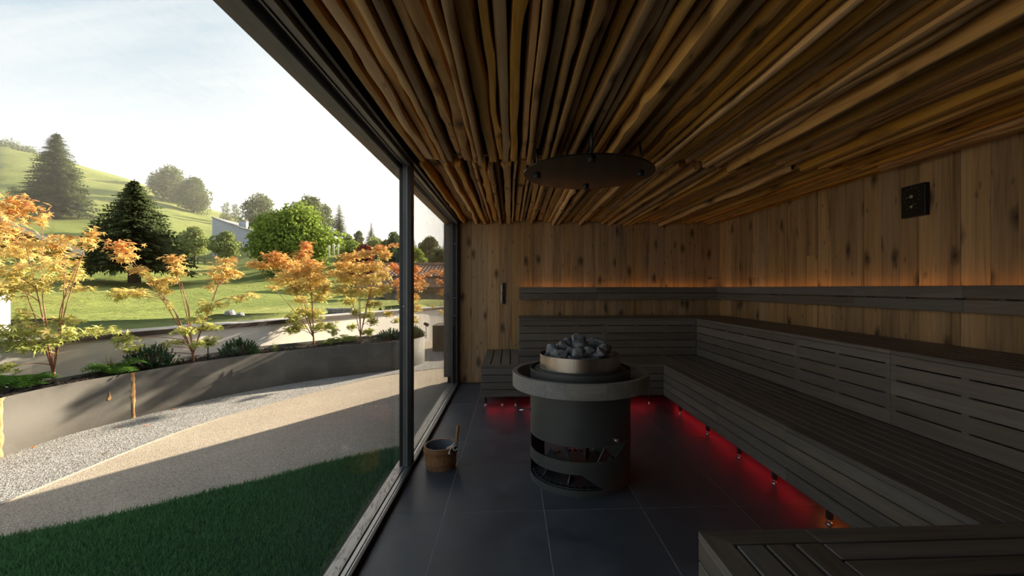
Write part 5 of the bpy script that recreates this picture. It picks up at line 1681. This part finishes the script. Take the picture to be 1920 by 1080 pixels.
def tiled_house():
    D = 24.0
    L_, R_ = P(690, 545, D), P(905, 545, D)
    x0, x1, y = L_.x, R_.x, L_.y
    th = thing('tiled_house', 'low beige house with two-step clay tile roof and an arched doorway', 'building', ((x0 + x1) / 2, y + 2, .4))
    m = D / FPX
    z = lambda py: CAMZ + (CY - py) * m
    bx('wall', M_BEIGE, th, x0, x1, y, y + 6, .2, z(546), .01)
    # two roof tiers of individual tile courses
    def tier(ya, za, yb, zb, xa, xb, rows):
        for k in range(rows):
            t0, t1 = k / rows, (k + 1) / rows
            p = [(xa, ya + (yb - ya) * t0, za + (zb - za) * t0 + .045), (xb, ya + (yb - ya) * t0, za + (zb - za) * t0 + .045), (xb, ya + (yb - ya) * t1, za + (zb - za) * t1), (xa, ya + (yb - ya) * t1, za + (zb - za) * t1)]
            cr = MB(); n = int((xb - xa) / .22)
            vs = []; fs = []
            for i in range(n * 4 + 1):
                x = xa + (xb - xa) * i / (n * 4); hgt = .05 * abs(math.sin(math.pi * i / 4))
                vs += [(x, p[0][1] - .03, p[0][2] + hgt - .06), (x, p[0][1] - .03, p[0][2] + hgt), (x, p[2][1], p[2][2] + hgt + .01)]
            for i in range(n * 4):
                fs += [(3 * i, 3 * i + 3, 3 * i + 4, 3 * i + 1), (3 * i + 1, 3 * i + 4, 3 * i + 5, 3 * i + 2)]
            cr.add(vs, fs, False).build('tile_course', M_ROOFTILE, th)
    tier(y - .7, z(540), y + .9, z(521) + .1, x0 - .5, x1, 6)
    bx('clerestory', M_BEIGE, th, x0 + .3, x1, y + .85, y + 5, z(546), z(519), .01)
    tier(y + .5, z(518), y + 3.2, z(500) + .25, x0 - .1, x1, 7)
    MB().tube([(x0 - .1, y + 3.2, z(500) + .3), (x1, y + 3.2, z(500) + .3)], .12, 8).build('ridge', M_ROOFTILE, th)
    bx('back_roof', M_ROOFG, th, x0, x1, y + 3.2, y + 6, z(530), z(502), .01)
    bx('eave_beam', M_CHALET, th, x0 - .5, x1, y - .72, y - .5, z(547), z(541), .01)
    bx('string_course', M_ROOFTILE, th, x0, x1, y - .05, y + .0, z(566), z(561), .004)
    # arch
    c = P(716, 575, D - .08); r = 13 * m
    vs = [(c.x - r, c.y, z(600))] + [(c.x + r * math.cos(math.pi - math.pi * i / 16), c.y, z(577) + r * math.sin(math.pi * i / 16)) for i in range(17)] + [(c.x + r, c.y, z(600))]
    vb = [(a, b + .06, d) for a, b, d in vs]; n = len(vs)
    ad = MB().add(vs + vb, [tuple(reversed(range(n)))] + [(i, i + 1, n + i + 1, n + i) for i in range(n - 1)]).build('arched_door', M_CHALET, th)
    MB().tube([(c.x + (r + .05) * math.cos(math.pi - math.pi * i / 20), c.y - .03, z(577) + (r + .05) * math.sin(math.pi * i / 20)) for i in range(21)], .10, 6).build('arch_band', M_STEELB, th)
tiled_house()

# dry-stone wall near the house, white posts, boulders, rail fence, bench
def rock(name, label, cat, p, s, seed, group=None, mat=M_ROCK):
    rng = random.Random(seed); bm = bmesh.new()
    bmesh.ops.create_icosphere(bm, subdivisions=2, radius=1)
    pl_ = [(Vector((rng.gauss(0, 1), rng.gauss(0, 1), rng.gauss(0, 1))).normalized(), rng.uniform(.6, .9)) for _ in range(9)]
    mb = MB(); vs = []
    for v in bm.verts:
        q = v.co.copy()
        for n, d in pl_:
            k = q.dot(n)
            if k > d: q -= n * (k - d)
        vs.append((p.x + q.x * s[0], p.y + q.y * s[1], p.z + q.z * s[2]))
    mb.add(vs, [tuple(v.index for v in f.verts) for f in bm.faces]); bm.free()
    return tag(mb.build(name, mat), label, cat, group)
rock('boulder', 'larger grey boulder lying in the meadow behind the garden wall', 'rock', ground_at(432, 10.8), (.17, .15, .20), 5)
rock('boulder', 'smaller flat pale boulder beside the larger meadow boulder', 'rock', ground_at(452, 10.6), (.13, .12, .11), 6)
sw = thing('stone_wall', 'low dry-stone wall with dark gaps near the tiled house', 'wall', P(640, 590, 11.3))
rr = random.Random(4)
for j in range(3):
    for i in range(9):
        p = P(616 + i * 5.4 + (j % 2) * 2.5, 589 - j * 4.6, 11.3)
        a, b, c = .034 + .01 * rr.random(), .07, .032
        MB().box(p.x - a, p.x + a, p.y - b, p.y + b, p.z - c, p.z + c, .012).build('stone', M_ROCK, sw)
for i, (px, h) in enumerate(((617, 10), (626, 16), (634, 14))):
    p = P(px, 472, 33); p0 = p - Vector((0, 0, .35))
    t = MB().tube([p0, p + Vector((0, 0, h * .02)), p + Vector((0, 0, h * .02 + .16)), p + Vector((0, 0, h * .02 + .3))], [.06, .055, .10, .03], 10)
    tag(t.build('garden_post', M_RENDER), 'white garden post among the bushes under the slim conifer', 'post', 'white garden posts')
fp = [ground_at(x, 53) for x in (345, 358, 371, 384, 397, 410, 423)]
fn = thing('rail_fence', 'thin two-rail timber fence on the meadow below the pale trees', 'fence', fp[0])
for p in fp: MB().box(p.x - .04, p.x + .04, p.y - .04, p.y + .04, p.z - .2, p.z + .95, .004).build('post', M_TRUNK, fn)
for dz in (.42, .82):
    for a, b in zip(fp, fp[1:]): MB().tube([a + Vector((0, 0, dz)), b + Vector((0, 0, dz))], .025, 6).build('rail', M_TRUNK, fn)
p = ground_at(338, 62)
tb = thing('garden_table', 'small timber picnic table on the slope left of the pale trees', 'table', p)
bx('table_top', M_CHALET, tb, p.x - .9, p.x + .9, p.y - .4, p.y + .4, p.z + .62, p.z + .70, .01)
for sx in (-.7, .7): bx('trestle', M_CHALET, tb, p.x + sx - .06, p.x + sx + .06, p.y - .35, p.y + .35, p.z - .2, p.z + .62, .005)

# ================================================================== HAZE over the hillside
m, N, L, out = newmat('sunlit_haze')
vs_ = N.new('ShaderNodeVolumeScatter')
vs_.inputs['Color'].default_value = (1, .97, .92, 1); vs_.inputs['Density'].default_value = .00105; vs_.inputs['Anisotropy'].default_value = .45
L.new(vs_.outputs[0], out.inputs['Volume'])
hz = MB().box(-260, 120, 40, 250, -2, 70).build('haze', m, kind='stuff')
tag(hz, 'thin sunlit haze lying over the meadow slope', 'haze')
